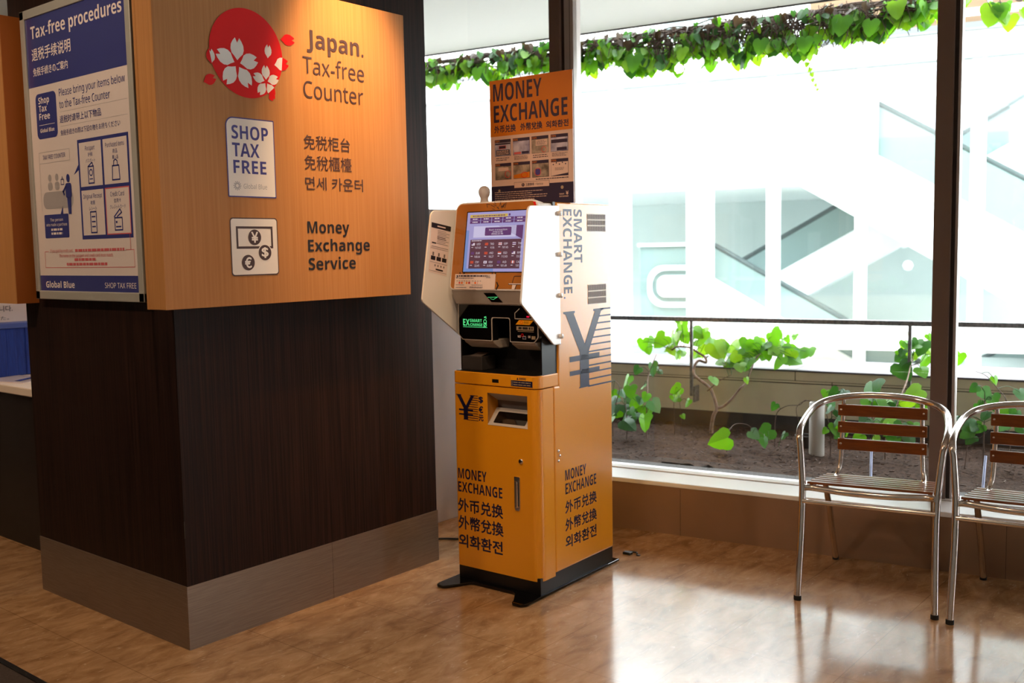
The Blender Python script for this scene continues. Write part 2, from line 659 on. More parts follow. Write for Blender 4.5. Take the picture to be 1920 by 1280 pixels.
def spline(pts, n=8):
    """Catmull-Rom through 3D points"""
    P = [V(p) for p in pts]
    P = [P[0]*2-P[1]]+P+[P[-1]*2-P[-2]]
    out = []
    for i in range(1, len(P)-2):
        a, b, c, d = P[i-1:i+3]
        for k in range(n):
            t = k/n
            out.append(0.5*((2*b)+(c-a)*t+(2*a-5*b+4*c-d)*t*t+(3*b-a-3*c+d)*t**3))
    out.append(P[-2])
    return out


def boolean_cut(mb, cutter):
    """mesh of mb with the solid cutter removed, returned as a new builder"""
    a = mb.build('cut_body')
    b = cutter.build('cut_tool')
    md = a.modifiers.new('b', 'BOOLEAN')
    md.operation = 'DIFFERENCE'
    md.object = b
    md.solver = 'EXACT'
    bpy.context.view_layer.update()
    me = bpy.data.meshes.new_from_object(a.evaluated_get(bpy.context.evaluated_depsgraph_get()))
    r = MB()
    r.add([v.co.copy() for v in me.vertices], [tuple(p.vertices) for p in me.polygons], mb.mats[0])
    for o in (a, b):
        d = o.data
        bpy.data.objects.remove(o)
        bpy.data.meshes.remove(d)
    bpy.data.meshes.remove(me)
    return r


# ------------------------------------------------------------------ frames of reference
WO, WR = V((4.058, 2.691, 0)), math.radians(9.15)      # window wall: local x points outdoors, local y along the wall
KO, KR = V((3.026, 2.352, 0)), math.radians(1.8)       # exchange machine: local x is its depth, front faces -x
FO, FR = V((10.5, 4.0, 0)), math.radians(14.5)         # building across the court


def wpt(n, u, z=0.0):
    return WO+V((math.cos(WR)*n-math.sin(WR)*u, math.sin(WR)*n+math.cos(WR)*u, z))


# ================================================================== SETTING
CEIL = 3.0
a = [wpt(0.05, -8), wpt(0.05, 7.2)]
b = MB()
b.add([(1.45, -6, 0), (a[0].x, a[0].y, 0), (a[1].x, a[1].y, 0), (1.45, 9.6, 0)], [(0, 1, 2, 3)], M_FLOOR)
b.add([(1.45, -6, -0.2), (a[0].x, a[0].y, -0.2), (a[1].x, a[1].y, -0.2), (1.45, 9.6, -0.2)], [(3, 2, 1, 0)], M_FLOOR)
struct(b.build('floor'))
b = MB()
b.add([(-3.6, -6, 0), (1.44, -6, 0), (1.44, 9.6, 0), (-3.6, 9.6, 0)], [(0, 1, 2, 3)], M_CARPET)
struct(b.build('floor_carpet'))
struct(MB().box((1.432, -6, -0.02), (1.452, 9.6, 0.004), M_BLACK).build('trim_1'))
b = MB()
a2 = [wpt(0.3, -8), wpt(0.3, 7.2)]
b.add([(-3.6, -6, CEIL), (a2[0].x, -6, CEIL), (a2[0].x, a2[0].y, CEIL), (a2[1].x, a2[1].y, CEIL), (a2[1].x, 9.6, CEIL), (-3.6, 9.6, CEIL)], [(5, 4, 3, 2, 1, 0)], M_CEIL)
b.add([(-3.6, -6, CEIL+.2), (a2[0].x, -6, CEIL+.2), (a2[0].x, a2[0].y, CEIL+.2), (a2[1].x, a2[1].y, CEIL+.2), (a2[1].x, 9.6, CEIL+.2), (-3.6, 9.6, CEIL+.2)], [(0, 1, 2, 3, 4, 5)], M_CEIL)
struct(b.build('ceiling'))
struct(MB().box((-3.7, -6.1, 0), (-3.6, 9.7, CEIL), M_WALL).build('wall_rear'))
struct(MB().box((-3.6, 9.6, 0), (3.6, 9.7, CEIL), M_WALL).build('wall_left'))
struct(MB().box((-3.6, -6.1, 0), (5.4, -6.0, CEIL), M_WALL).build('wall_right'))

# low wall below the window, with sill, all in the window frame
b = MB()
b.box((0.0, -8, 0), (0.16, 7.2, 0.235), M_LOWWALL)
b.box((0.012, -8, 0.228), (0.16, 7.2, 0.236), M_LOWWALL)
for u in (-0.35, 1.05, -1.75):
    b.box((-0.0006, u-0.0008, 0.0), (0.002, u+0.0008, 0.225), M_JOINT)
struct(b.build('wall_window', None, WO, WR))
b = MB()
b.box((-0.004, -8, 0.232), (0.205, 7.2, 0.2534), M_SILL, 0.003)
b.box((0.2, -8, 0.20), (0.30, 7.2, 0.258), M_SILL, 0.003)
b.box((0.196, -8, 0.2534), (0.2, 7.2, 0.2540), M_MULLD)
struct(b.build('trim_2', None, WO, WR))

# window: mullions (each with its gasket and light strip) and panes
win = tag(bpy.data.objects.new('window_1', None), None, None, None, 'structure')
COL.objects.link(win)
win.location = WO
win.rotation_euler = (0, 0, WR)
for (ua, ub) in ((0.368, 0.432), (-1.492, -1.423), (-3.35, -3.28), (2.23, 2.30), (4.1, 4.17)):
    b = MB()
    b.box((0.205, ua, 0.254), (0.30, ub, CEIL), M_MULL, 0.003)
    b.box((0.225, ua-0.016, 0.254), (0.29, ua, CEIL), M_MULLD)
    wd2 = 0.052 if ua > 0 else 0.012
    b.box((0.222, ua-0.016-wd2, 0.254), (0.31, ua-0.016, CEIL), M_ALU, 0.002)
    if ua > 0:
        b.box((0.2214, ua-0.050, 0.254), (0.2225, ua-0.0475, CEIL), M_MULLD)
    b.build('mullion', win)
for (ua, ub) in ((-3.30, -1.50), (-1.45, 0.31), (0.40, 2.24), (2.28, 4.1), (-8, -3.34), (4.15, 7.2)):
    MB().add([(0.262, ua, 0.256), (0.262, ub, 0.256), (0.262, ub, CEIL), (0.262, ua, CEIL)], [(0, 1, 2, 3)], M_GLASS).build('pane', win)
b = MB()
b.box((0.21, -8, CEIL-0.05), (0.30, 7.2, CEIL+0.1), M_MULL)
b.build('head_rail', win)

# pillar clad in dark laminate, with steel skirting
b = MB()
b.box((1.893, 3.035, 0.228), (3.155, 4.11, CEIL), M_LAM)
b.box((1.8925, 3.0345, 0.40), (1.8945, 3.0365, 0.46), M_JOINT)
pil = struct(b.build('pillar'))
b = MB()
b.box((1.8895, 3.0315, 0.0), (2.545, 3.05, 0.228), M_STEEL)
b.box((2.5465, 3.0315, 0.0), (3.1585, 3.05, 0.228), M_STEEL)
b.box((1.8895, 3.0502, 0.0), (1.905, 4.112, 0.228), M_STEEL)
b.box((1.8955, 4.05, 0.0), (3.155, 4.114, 0.228), M_BLACK)
b.build('skirting', pil)

# ================================================================== TAX-FREE SIGN (right face of the pillar)
SG = Plane((0, 2.936, 0), (1, 0, 0), (0, 0, 1))
sign = thing('shop_sign', 'large tan sign board with red blossom emblem, reading Japan. Tax-free Counter, on the dark pillar', 'sign', (1.805, 3.035, 1.203))
inv = Matrix.Translation(V((-1.805, -3.035, -1.203)))


def sub(mb, name, parent, off):
    """mesh given in world coordinates, stored relative to its thing"""
    mb.v = [v-V(off) for v in mb.v]
    return mb.build(name, parent)


SO = (1.805, 3.035, 1.203)
b = MB()
b.box((1.805, 2.9372, 1.203), (2.9335, 3.034, 2.33), M_TAN, 0.0012, 1)
b.box((1.805, 3.0342, 1.203), (1.892, 3.05, 2.33), M_TAN)
board = sub(b, 'board', sign, SO)
b = MB()
cx, cz, rr = 2.1642, 2.0745, 0.152
disc = circle(cx, cz, rr, None, 72)
b.poly(disc, SG, M_RED, 1)


def petal(c, ang, L, W, notch=0.22):
    """blossom petal outline from its root c, pointing along ang"""
    p = []
    half = [(0.0, 0.0), (0.16, 0.20), (0.30, 0.42), (0.48, 0.50), (0.68, 0.47), (0.86, 0.33), (1.0, 0.16)]
    for t, w in half:
        p.append((t*L, w*W))
    p.append(((1-notch)*L, 0.0))
    for t, w in half[::-1][:-1]:
        p.append((t*L, -w*W))
    ca, sa = math.cos(ang), math.sin(ang)
    return [(c[0]+x*ca-y*sa, c[1]+x*sa+y*ca) for x, y in p]


def concave(mb, pts, pl, m, layer):
    """fan about the interior for outlines with a notch"""
    c = (sum(p[0] for p in pts)/len(pts), sum(p[1] for p in pts)/len(pts))
    h = layer*0.0004
    n = len(pts)
    mb.add([pl.p(*c, h)]+[pl.p(x, y, h) for x, y in pts], [(0, 1+i, 1+(i+1) % n) for i in range(n)], m)


def clip_disc(pts, inside):
    """part of a polygon inside / outside the red disc (for petals crossing its rim)"""
    out = []
    n = len(pts)
    for i in range(n):
        p, q = V(pts[i]), V(pts[(i+1) % n])
        ip = ((p-V((cx, cz))).length <= rr) == inside
        iq = ((q-V((cx, cz))).length <= rr) == inside
        if ip:
            out.append((p.x, p.y))
        if ip != iq:
            lo, hi = p, q
            for _ in range(30):
                mid = (lo+hi)/2
                if (((mid-V((cx, cz))).length <= rr) == inside) == ip:
                    lo = mid
                else:
                    hi = mid
            d = (lo-V((cx, cz))).normalized()*rr
            out.append((cx+d.x, cz+d.y))
    return out


for k in range(5):
    ang = math.radians(88+72*k)
    concave(b, petal((2.1225+0.012*math.cos(ang), 2.034+0.012*math.sin(ang)), ang, 0.076, 0.054), SG, M_WHITE, 2)
for k in range(5):
    ang = math.radians(90+72*k)
    pp = petal((2.2405+0.007*math.cos(ang), 1.9869+0.007*math.sin(ang)), ang, 0.050, 0.035)
    for ins, mm in ((True, M_WHITE), (False, M_RED)):
        q = clip_disc(pp, ins)
        if len(q) > 2:
            concave(b, q, SG, mm, 2)
for c, deg, L, W in (((2.2515, 2.0696), 84, 0.048, 0.030), ((2.2795, 2.0500), 12, 0.064, 0.046), ((2.0175, 2.0199), 92, 0.05, 0.034)):
    pp = petal(c, math.radians(deg), L, W)
    for ins, mm in ((True, M_WHITE), (False, M_RED)):
        q = clip_disc(pp, ins)
        if len(q) > 2:
            concave(b, q, SG, mm, 2)
for c, deg, L, W in (((2.311, 2.1440), 4, 0.064, 0.040), ((1.985, 1.9570), 24, 0.052, 0.036), ((2.254, 1.9500), -52, 0.03, 0.03)):
    concave(b, petal(c, math.radians(deg), L, W), SG, M_RED, 1)
tag(sub(b, 'emblem', sign, SO), 'round red emblem with white cherry blossoms')

b = MB()
b.poly(rpoly([(2.0627, 1.579), (2.266, 1.579), (2.266, 1.8525), (2.0627, 1.8525)], [0.003, 0.003, 0.003, 0.03], 6), SG, M_BADGEBLUE, 1)
b.poly(rpoly([(2.0667, 1.583), (2.262, 1.583), (2.262, 1.8485), (2.0667, 1.8485)], [0.002, 0.002, 0.002, 0.027], 6), SG, M_WHITE, 2)
b.text('SHOP', SG, 2.086, 2.239, 1.7788, 1.8245, M_BADGEBLUE, 3, True)
b.text('TAX', SG, 2.086, 2.199, 1.7182, 1.7650, M_BADGEBLUE, 3, True)
b.text('FREE', SG, 2.088, 2.226, 1.6610, 1.7060, M_BADGEBLUE, 3, True)
b.text('Global Blue', SG, 2.127, 2.226, 1.6090, 1.6255, M_GREYTXT, 3)
for k in range(12):
    an = 2*PI*k/12
    b.stroke([(2.1007+0.007*math.cos(an), 1.618+0.007*math.sin(an)), (2.1007+0.015*math.cos(an+0.5), 1.618+0.015*math.sin(an+0.5))], 0.003, SG, M_GREYTXT, 3)
tag(sub(b, 'badge', sign, SO), 'white badge reading SHOP TAX FREE')

b = MB()
b.poly(rect(2.0630, 1.3062, 2.2648, 1.5083, 0.012), SG, M_DKTEXT, 1)
b.poly(rect(2.0668, 1.3100, 2.2610, 1.5045, 0.010), SG, M_WHITE, 2)
b.frame2d(2.0868, 1.4005, 2.2420, 1.4782, 0.008, SG, M_DKTEXT, 3)
for (x, z, t) in ((2.1635, 1.4400, '¥'), (2.2050, 1.3857, '$'), (2.1320, 1.3517, '€')):
    if t == '$':
        b.poly(circle(x, z, 0.0305), SG, M_WHITE, 4)
    b.poly(circle(x, z, 0.0272), SG, M_DKTEXT, 5)
    b.text(t, SG, x-0.0135, x+0.0135, z-0.018, z+0.018, M_WHITE, 6, False, 0.025, True)
tag(sub(b, 'pictogram', sign, SO), 'white square pictogram of a banknote and currency coins')

b = MB()
b.text('Japan.', SG, 2.431, 2.709, 2.1345, 2.1985, M_DKTEXT, 1, True)
sub(b, 'lettering', sign, SO)
b = MB()
b.text('Tax-free', SG, 2.4085, 2.7085, 2.0390, 2.0995, M_DKTEXT, 1)
b.text('Counter', SG, 2.4070, 2.7005, 1.9510, 2.0115, M_DKTEXT, 1)
sub(b, 'lettering', sign, SO)
b = MB()
b.text('免税柜台', SG, 2.3990, 2.6240, 1.7637, 1.8160, M_DKTEXT, 1, False, 0.004, True)
b.text('免稅櫃檯', SG, 2.3990, 2.6285, 1.6880, 1.7420, M_DKTEXT, 1, False, 0.004, True)
b.text('면세 카운터', SG, 2.3995, 2.6845, 1.6150, 1.6630, M_DKTEXT, 1, False, 0.006, True)
sub(b, 'lettering', sign, SO)
b = MB()
b.text('Money', SG, 2.4015, 2.6070, 1.4552, 1.4985, M_BLKTEXT, 1, True)
b.text('Exchange', SG, 2.4015, 2.7105, 1.3872, 1.4305, M_BLKTEXT, 1, True)
b.text('Service', SG, 2.4010, 2.6340, 1.3185, 1.3625, M_BLKTEXT, 1, True)
sub(b, 'lettering', sign, SO)

# second sign board on the far side of the pillar
o = MB()
o.box((1.805, 3.995, 1.203), (1.8925, 4.21, 2.315), M_TAN)
o.box((1.8927, 4.112, 1.203), (2.9335, 4.21, 2.315), M_TAN)
o.box((1.8065, 3.9935, 1.203), (1.8925, 3.9949, 2.315), M_TANSIDE)
so = thing('sign_board', 'tan sign board seen edge-on behind the framed poster on the far side of the pillar', 'sign', (1.805, 4.11, 1.203))
sub(o, 'board', so, (1.805, 4.11, 1.203))

# ================================================================== FRAMED POSTER (left face of the pillar)
PO = (1.885, 3.948, 1.221)
PP = Plane((1.866, 3.948, 0), (0, -1, 0), (0, 0, 1))
poster = thing('framed_poster', 'silver framed Tax-free procedures poster on the left face of the dark pillar', 'poster', PO)
b = MB()
for (u0, v0, u1, v1) in ((0.0, 1.221, 0.788, 1.2545), (0.0, 2.29, 0.788, 2.324), (0.0, 1.221, 0.034, 2.324), (0.754, 1.221, 0.788, 2.324)):
    b.prism(rect(u0, v0, u1, v1), PP, -0.026, 0.006, M_FRAME, 0.003, 2)
sub(b, 'frame', poster, PO)
b = MB()
b.prism(rect(0.03, 1.25, 0.758, 2.295), PP, -0.018, 0.0, M_PAPER)
b.poly(rect(0.034, 2.032, 0.754, 2.29), PP, M_PBLUE, 1)
b.poly(rect(0.034, 1.2545, 0.754, 1.3134), PP, M_PBLUE, 1)
b.text('Tax-free procedures', PP, 0.0744, 0.7315, 2.2120, 2.2580, M_PWHITE, 2, True)
b.text('退税手续说明', PP, 0.0744, 0.3711, 2.1290, 2.1757, M_PWHITE, 2, False, 0.012, True)
b.text('免税手続きのご案内', PP, 0.0774, 0.3437, 2.0720, 2.1032, M_PWHITE, 2, False, 0.012, True)
b.poly(rpoly([(0.081, 1.834), (0.241, 1.834), (0.241, 2.004), (0.081, 2.004)], 0.022), PP, M_PBLUE, 1)
for t, z in (('Shop', 1.966), ('Tax', 1.936), ('Free', 1.906)):
    b.text(t, PP, 0.104, 0.104+0.021*len(t), z, z+0.024, M_PWHITE, 2, True)
b.poly(rect(0.10, 1.885, 0.222, 1.8865), PP, M_PWHITE, 2)
b.text('Global Blue', PP, 0.106, 0.216, 1.858, 1.872, M_PWHITE, 2, True)
b.text('Please bring your items below', PP, 0.266, 0.7288, 1.979, 2.0055, M_PBLUE, 2)
b.text('to the Tax-free Counter', PP, 0.2648, 0.6255, 1.9345, 1.9620, M_PBLUE, 2)
b.poly(rect(0.266, 1.9205, 0.735, 1.9217), PP, M_PGREY, 1)
b.poly(rect(0.266, 1.868, 0.735, 1.8692), PP, M_PGREY, 1)
b.text('退税时请带上以下物品', PP, 0.261, 0.5597, 1.8800, 1.9074, M_PBLUE, 2, False, 0.004, True)
b.text('免税手続きの際は下記の物をお持ちください', PP, 0.262, 0.6835, 1.8338, 1.8550, M_PBLUE, 2, False, 0.0, True)
# grid of four cells with a speech pointer
b.poly(rect(0.379, 1.4465, 0.731, 1.8088), PP, M_PBLUE, 1)
b.poly([(0.379, 1.70), (0.342, 1.685), (0.379, 1.72)], PP, M_PBLUE, 1)
cells = ((0.391, 1.6375, 0.546, 1.7965), (0.559, 1.6375, 0.7195, 1.7965), (0.391, 1.461, 0.546, 1.624), (0.559, 1.461, 0.7195, 1.624))
for q in cells:
    b.poly(rect(*q), PP, M_PAPER, 2)
b.frame2d(0.5575, 1.4595, 0.721, 1.6255, 0.004, PP, M_PRED, 3)
for (u0, v0, u1, v1), en, l1, l2 in ((cells[0], 'Passport', '护照', 'パスポート'), (cells[1], 'Purchased items', '商品', '購入品'), (cells[2], 'Original Receipt', '收据', 'レシート'), (cells[3], 'Credit Card', '信用卡', 'クレジットカード')):
    mu = (u0+u1)/2
    w = 0.0042*len(en)
    b.text(en, PP, mu-w, mu+w, v1-0.030, v1-0.014, M_PBLUE, 3)
    w = 0.008*len(l1)
    b.text(l1, PP, mu-w, mu+w, v1-0.053, v1-0.038, M_PBLUE, 3, False, 0, True)
    w = 0.0066*len(l2)
    b.text(l2, PP, mu-w, mu+w, v1-0.074, v1-0.060, M_PBLUE, 3, False, 0, True)


def outline(mb, pts, w, pl, m, layer):
    mb.stroke(pts+[pts[0]], w, pl, m, layer)


# passport, bag, receipt, card icons
outline(b, [(0.449, 1.648), (0.487, 1.648), (0.487, 1.708), (0.449, 1.708)], 0.005, PP, M_PBLUE, 3)
b.ring(circle(0.468, 1.686, 0.013, None, 20), circle(0.468, 1.686, 0.0085, None, 20), PP, M_PBLUE, 3)
b.poly(rect(0.456, 1.661, 0.480, 1.665), PP, M_PBLUE, 3)
b.stroke([(0.449, 1.708), (0.478, 1.722), (0.484, 1.710)], 0.005, PP, M_PBLUE, 3)
outline(b, [(0.614, 1.651), (0.664, 1.651), (0.660, 1.700), (0.618, 1.700)], 0.005, PP, M_PBLUE, 3)
b.stroke([(0.626, 1.700), (0.628, 1.716), (0.639, 1.722), (0.650, 1.716), (0.652, 1.700)], 0.0045, PP, M_PBLUE, 3)
outline(b, [(0.448, 1.470), (0.488, 1.470), (0.488, 1.545), (0.448, 1.545)], 0.005, PP, M_PBLUE, 3)
for z in (1.525, 1.507, 1.489):
    b.poly(rect(0.455, z, 0.481, z+0.005), PP, M_PBLUE, 3)
outline(b, [(0.614, 1.475), (0.664, 1.475), (0.664, 1.518), (0.614, 1.518)], 0.005, PP, M_PBLUE, 3)
b.stroke([(0.612, 1.522), (0.652, 1.548), (0.662, 1.536), (0.632, 1.522)], 0.005, PP, M_PBLUE, 3)
b.poly(rect(0.621, 1.499, 0.631, 1.507), PP, M_PBLUE, 3)
b.poly(rect(0.621, 1.484, 0.656, 1.489), PP, M_PBLUE, 3)
# counter scene on the left
b.frame2d(0.081, 1.7408, 0.318, 1.7843, 0.0015, PP, M_PGREY, 1)
b.text('TAX FREE COUNTER', PP, 0.112, 0.286, 1.7555, 1.7715, M_PBLUE, 2)
b.poly(rect(0.081, 1.56, 0.0825, 1.7408), PP, M_PGREY, 1)
b.poly(rect(0.095, 1.567, 0.329, 1.632, 0.03), PP, M_PGREY, 1)
for x in (0.157, 0.211):
    b.poly(circle(x, 1.684, 0.013, 0.014, 20), PP, M_PGREY, 1)
    b.poly(rpoly([(x-0.018, 1.637), (x+0.018, 1.637), (x+0.018, 1.668), (x-0.018, 1.668)], 0.012), PP, M_PGREY, 1)
b.poly(circle(0.297, 1.676, 0.0125, 0.0155, 20), PP, M_PBLUE, 3)
b.poly(rpoly([(0.275, 1.603), (0.319, 1.603), (0.319, 1.658), (0.275, 1.658)], 0.01), PP, M_PBLUE, 3)
b.poly([(0.283, 1.605), (0.313, 1.605), (0.309, 1.543), (0.288, 1.543)], PP, M_PBLUE, 3)
b.stroke([(0.276, 1.645), (0.256, 1.628), (0.262, 1.618)], 0.009, PP, M_PBLUE, 3)
outline(b, [(0.243, 1.655), (0.264, 1.655), (0.264, 1.674), (0.243, 1.674)], 0.0022, PP, M_PBLUE, 3)
b.stroke([(0.249, 1.674), (0.2535, 1.685), (0.258, 1.674)], 0.0022, PP, M_PBLUE, 3)
b.poly(rpoly([(0.095, 1.4565), (0.282, 1.4565), (0.284, 1.546), (0.095, 1.546)], 0.006), PP, M_PBLUE, 1)
b.poly([(0.225, 1.545), (0.245, 1.545), (0.246, 1.578)], PP, M_PBLUE, 1)
b.text('The person', PP, 0.140, 0.240, 1.520, 1.531, M_PWHITE, 2)
b.text('who made a purchase', PP, 0.108, 0.270, 1.502, 1.513, M_PWHITE, 2)
b.micro(PP, 0.145, 0.235, 1.466, 1.496, 2, M_PWHITE, 2, 0.55, 0.1)
# red note
b.frame2d(0.081, 1.3425, 0.731, 1.4060, 0.0022, PP, M_PRED, 1)
b.poly(rect(0.115, 1.4025, 0.676, 1.409), PP, M_PAPER, 2)
b.poly(rect(0.7085, 1.405, 0.7105, 1.4595), PP, M_PRED, 3)
b.text('If you paid by credit card', PP, 0.128, 0.300, 1.4015, 1.4135, M_PRED, 3)
b.micro(PP, 0.32, 0.67, 1.400, 1.414, 1, M_PRED, 3, 0.7, 0)
b.text('The name on the passport and credit card must match.', PP, 0.195, 0.590, 1.382, 1.394, M_PRED, 2)
b.micro(PP, 0.31, 0.47, 1.366, 1.380, 1, M_PRED, 2, 0.7, 0)
b.micro(PP, 0.25, 0.545, 1.349, 1.363, 1, M_PRED, 2, 0.7, 0)
b.text('Global Blue', PP, 0.0773, 0.300, 1.2665, 1.2905, M_PWHITE, 2, True)
b.text('SHOP TAX FREE', PP, 0.521, 0.7326, 1.2690, 1.2880, M_PWHITE, 2)
sub(b, 'poster_sheet', poster, PO)

# ================================================================== COUNTER BEHIND THE PILLAR
ct = thing('service_counter', 'service counter with white top and dark front behind the pillar', 'counter', (2.12, 4.3, 0))
b = MB().box((0.025, 0.0, 0.0), (0.9, 3.2, 0.742), M_DARKWOOD)
b.build('counter_body', ct)
MB().box((0.0, -0.03, 0.742), (0.92, 3.2, 0.78), M_COUNTER, 0.004).build('counter_top', ct)
bd = thing('display_stand', 'royal blue cloth-covered stand on the white counter', 'stand', (2.13, 5.2, 0.781))
b = MB()
for k in range(14):
    x0, x1 = k*0.05, (k+1)*0.05
    b.box((x0, 0.004*math.sin(k*1.9), 0.0), (x1+0.002, 0.3, 0.245), M_CLOTHBLUE, 0.004)
b.build('cloth', bd)
MB().box((-0.005, -0.008, 0.245), (0.705, 0.305, 0.272), M_CLOTHEDGE, 0.006).build('trim_band', bd)
nb = thing('notice_board', 'white notice board with Korean and Japanese text on the blue stand', 'sign', (2.14, 5.30, 1.054))
NB = Plane((0, -0.001, 0), (1, 0, 0), (0, 0, 1))
b = MB().box((0.0, 0.0, 0.0), (0.62, 0.012, 0.52), M_PAPER)
b.poly(rect(0.0, 0.345, 0.165, 0.395), NB, M_PBLUE, 1)
b.text('습니다.', NB, 0.128, 0.228, 0.055, 0.085, M_BLKTEXT, 2, False, 0.01, True)
b.text('ました。', NB, 0.100, 0.208, 0.012, 0.030, M_BLKTEXT, 2, False, 0.0, True)
b.micro(NB, 0.06, 0.168, 0.17, 0.32, 4, M_BLKTEXT, 2, 0.5, 0.1)
b.build('board', nb)
BRO = Plane((0, 0, 0.004), (1, 0, 0), (0, 1, 0))
b = MB().box((0, 0, 0), (0.22, 0.3, 0.003), M_PAPER)
b.poly([(0.03, 0.06), (0.20, 0.12), (0.20, 0.16), (0.03, 0.10)], BRO, M_PBLUE, 1)
tag(b.build('leaflet', None, (2.2, 4.86, 0.7805), 0.25), 'white leaflet with a blue stripe lying on the white counter', 'leaflet')

# ================================================================== MONEY EXCHANGE MACHINE
KLOC = (KO.x, KO.y, 0)
km = thing('exchange_machine', 'tall yellow currency exchange machine with touch screen and white side wings by the window', 'machine', KLOC, KR)
KF = Plane((0, 0.43, 0), (0, -1, 0), (0, 0, 1))      # front face, u from its left edge
KS = Plane((0, 0, 0), (1, 0, 0), (0, 0, 1))          # right side face, u = depth
XY = Plane((0, 0, 0), (1, 0, 0), (0, 1, 0))

foot = [(0.585, -0.006), (0.585, 0.446), (-0.10, 0.448), (-0.128, 0.440), (-0.130, 0.402), (-0.112, 0.388), (-0.022, 0.335), (-0.022, 0.112), (-0.100, 0.062), (-0.124, 0.054), (-0.124, 0.010), (-0.105, -0.006)]
MB().prism(rpoly(foot, [0.004, 0.004, 0.02, 0.015, 0.015, 0.02, 0.03, 0.03, 0.02, 0.015, 0.015, 0.02], 4), XY, 0.003, 0.013, M_BLACKG, 0.002, 2).build('base_plate', km)
MB().box((0.004, 0.004, 0.012), (0.545, 0.426, 0.08), M_BLACK, 0.002).build('plinth', km)

# cabinet body: profile in depth/height, extruded across the width
KX = Plane((0, 0.43, 0), (1, 0, 0), (0, 0, 1))       # normal towards -y
prof = [(0.1055, 0.0757), (0.547, 0.0757), (0.547, 1.563), (0.1405, 1.563), (0.1405, 0.8375), (0.1055, 0.8375)]
b = MB()
b.prism(prof, KX, 0.0, 0.43, M_YEL, 0.010, 3)
body = b.build('cabinet_body', km)
for (z0, z1) in ((1.4482, 1.5214), (1.1477, 1.2300)):
    b = MB()
    b.prism(rect(0.3625, z0, 0.5045, z1), KS, 0.0, 0.0008, M_VENTB)
    for r in range(3):
        h = (z1-z0)/3
        for k in range(17):
            x = 0.3645+k*0.00825
            b.poly(rect(x, z0+r*h+0.0025, x+0.0050, z0+(r+1)*h-0.0025), KS, M_VENT, 4)
    b.build('vent', km)

YEN = [(.181, 1.1275), (.181, 1.120), (.197, 1.117), (.297, .955), (.297, .815), (.286, .807), (.376, .807), (.365, .815), (.365, .955), (.463, 1.117), (.480, 1.120), (.480, 1.1275), (.402, 1.1275), (.402, 1.120), (.414, 1.117), (.335, .988), (.256, 1.117), (.264, 1.120), (.264, 1.1275)]


def yen_art(mb, pl, f, right, m, lw):
    """striped yen sign; f maps the reference outline into the target box"""
    left = [f(p) for p in ((.181, 1.1275), (.181, 1.120), (.197, 1.117), (.297, .955), (.335, .988), (.256, 1.117), (.264, 1.120), (.264, 1.1275))]
    rgt = [f(p) for p in ((.365, .955), (.463, 1.117), (.480, 1.120), (.480, 1.1275), (.402, 1.1275), (.402, 1.120), (.414, 1.117), (.335, .988))]
    stem = [f(p) for p in ((.286, .807), (.376, .807), (.365, .815), (.365, .957), (.335, .990), (.297, .957), (.297, .815))]
    for q in (left, rgt, stem):
        mb.poly(q, pl, m, 2)
    for z0, z1 in ((.921, .943), (.8645, .8835)):
        a0, a1 = f((.2222, z0)), f((.446, z1))
        mb.poly(rect(a0[0], a0[1], a1[0], a1[1]), pl, m, 2)
    for k in range(12):
        z = 1.1245-k*0.0288
        xl = 0.365 if z < .955 else .365+(z-.955)/(1.117-.955)*(.463-.365)
        a0, a1 = f((xl-0.01, z-lw/2)), f((right, z+lw/2))
        mb.poly(rect(a0[0], a0[1], a1[0], a1[1]), pl, m, 2)


b = MB()
yen_art(b, KS, lambda p: p, 0.5395, M_NAVY, 0.0062)
b.build('currency_symbol', km)
b = MB()
DN = Plane((0, 0, 1.54), (0, 0, -1), (1, 0, 0))      # text reading downwards on the side face
b.text('SMART', DN, 0.003, 0.218, 0.2655, 0.324, M_NAVY, 1, True)
b.text('EXCHANGE', DN, 0.003, 0.340, 0.189, 0.2495, M_NAVY, 1, True)
b.text('.', DN, 0.352, 0.360, 0.189, 0.25, M_NAVY, 1, True)
b.build('lettering', km)
b = MB()
b.text('MONEY', KS, 0.1796, 0.3346, 0.4415, 0.4850, M_NAVY, 1, True)
b.text('EXCHANGE', KS, 0.1800, 0.4108, 0.3848, 0.4295, M_NAVY, 1, True)
b.build('lettering', km)
b = MB()
b.text('外币兑换', KS, 0.1783, 0.4124, 0.3055, 0.3560, M_NAVY, 1, False, 0.022, True)
b.text('外幣兌換', KS, 0.1770, 0.4115, 0.2315, 0.2820, M_NAVY, 1, False, 0.022, True)
b.text('외화환전', KS, 0.1778, 0.4080, 0.1605, 0.2100, M_NAVY, 1, False, 0.026, True)
b.build('lettering', km)
b = MB()
for x, z in ((0.1326, 0.5733), (0.1420, 0.5525), (0.1320, 0.5327)):
    b.lathe([(0.006, 0), (0.006, 0.003), (0.003, 0.005), (0.0, 0.0052)], M_CHROME, 12, Matrix.Translation((x, 0, z)) @ Matrix.Rotation(PI/2, 4, 'X'))
b.build('hinge_screws', km)

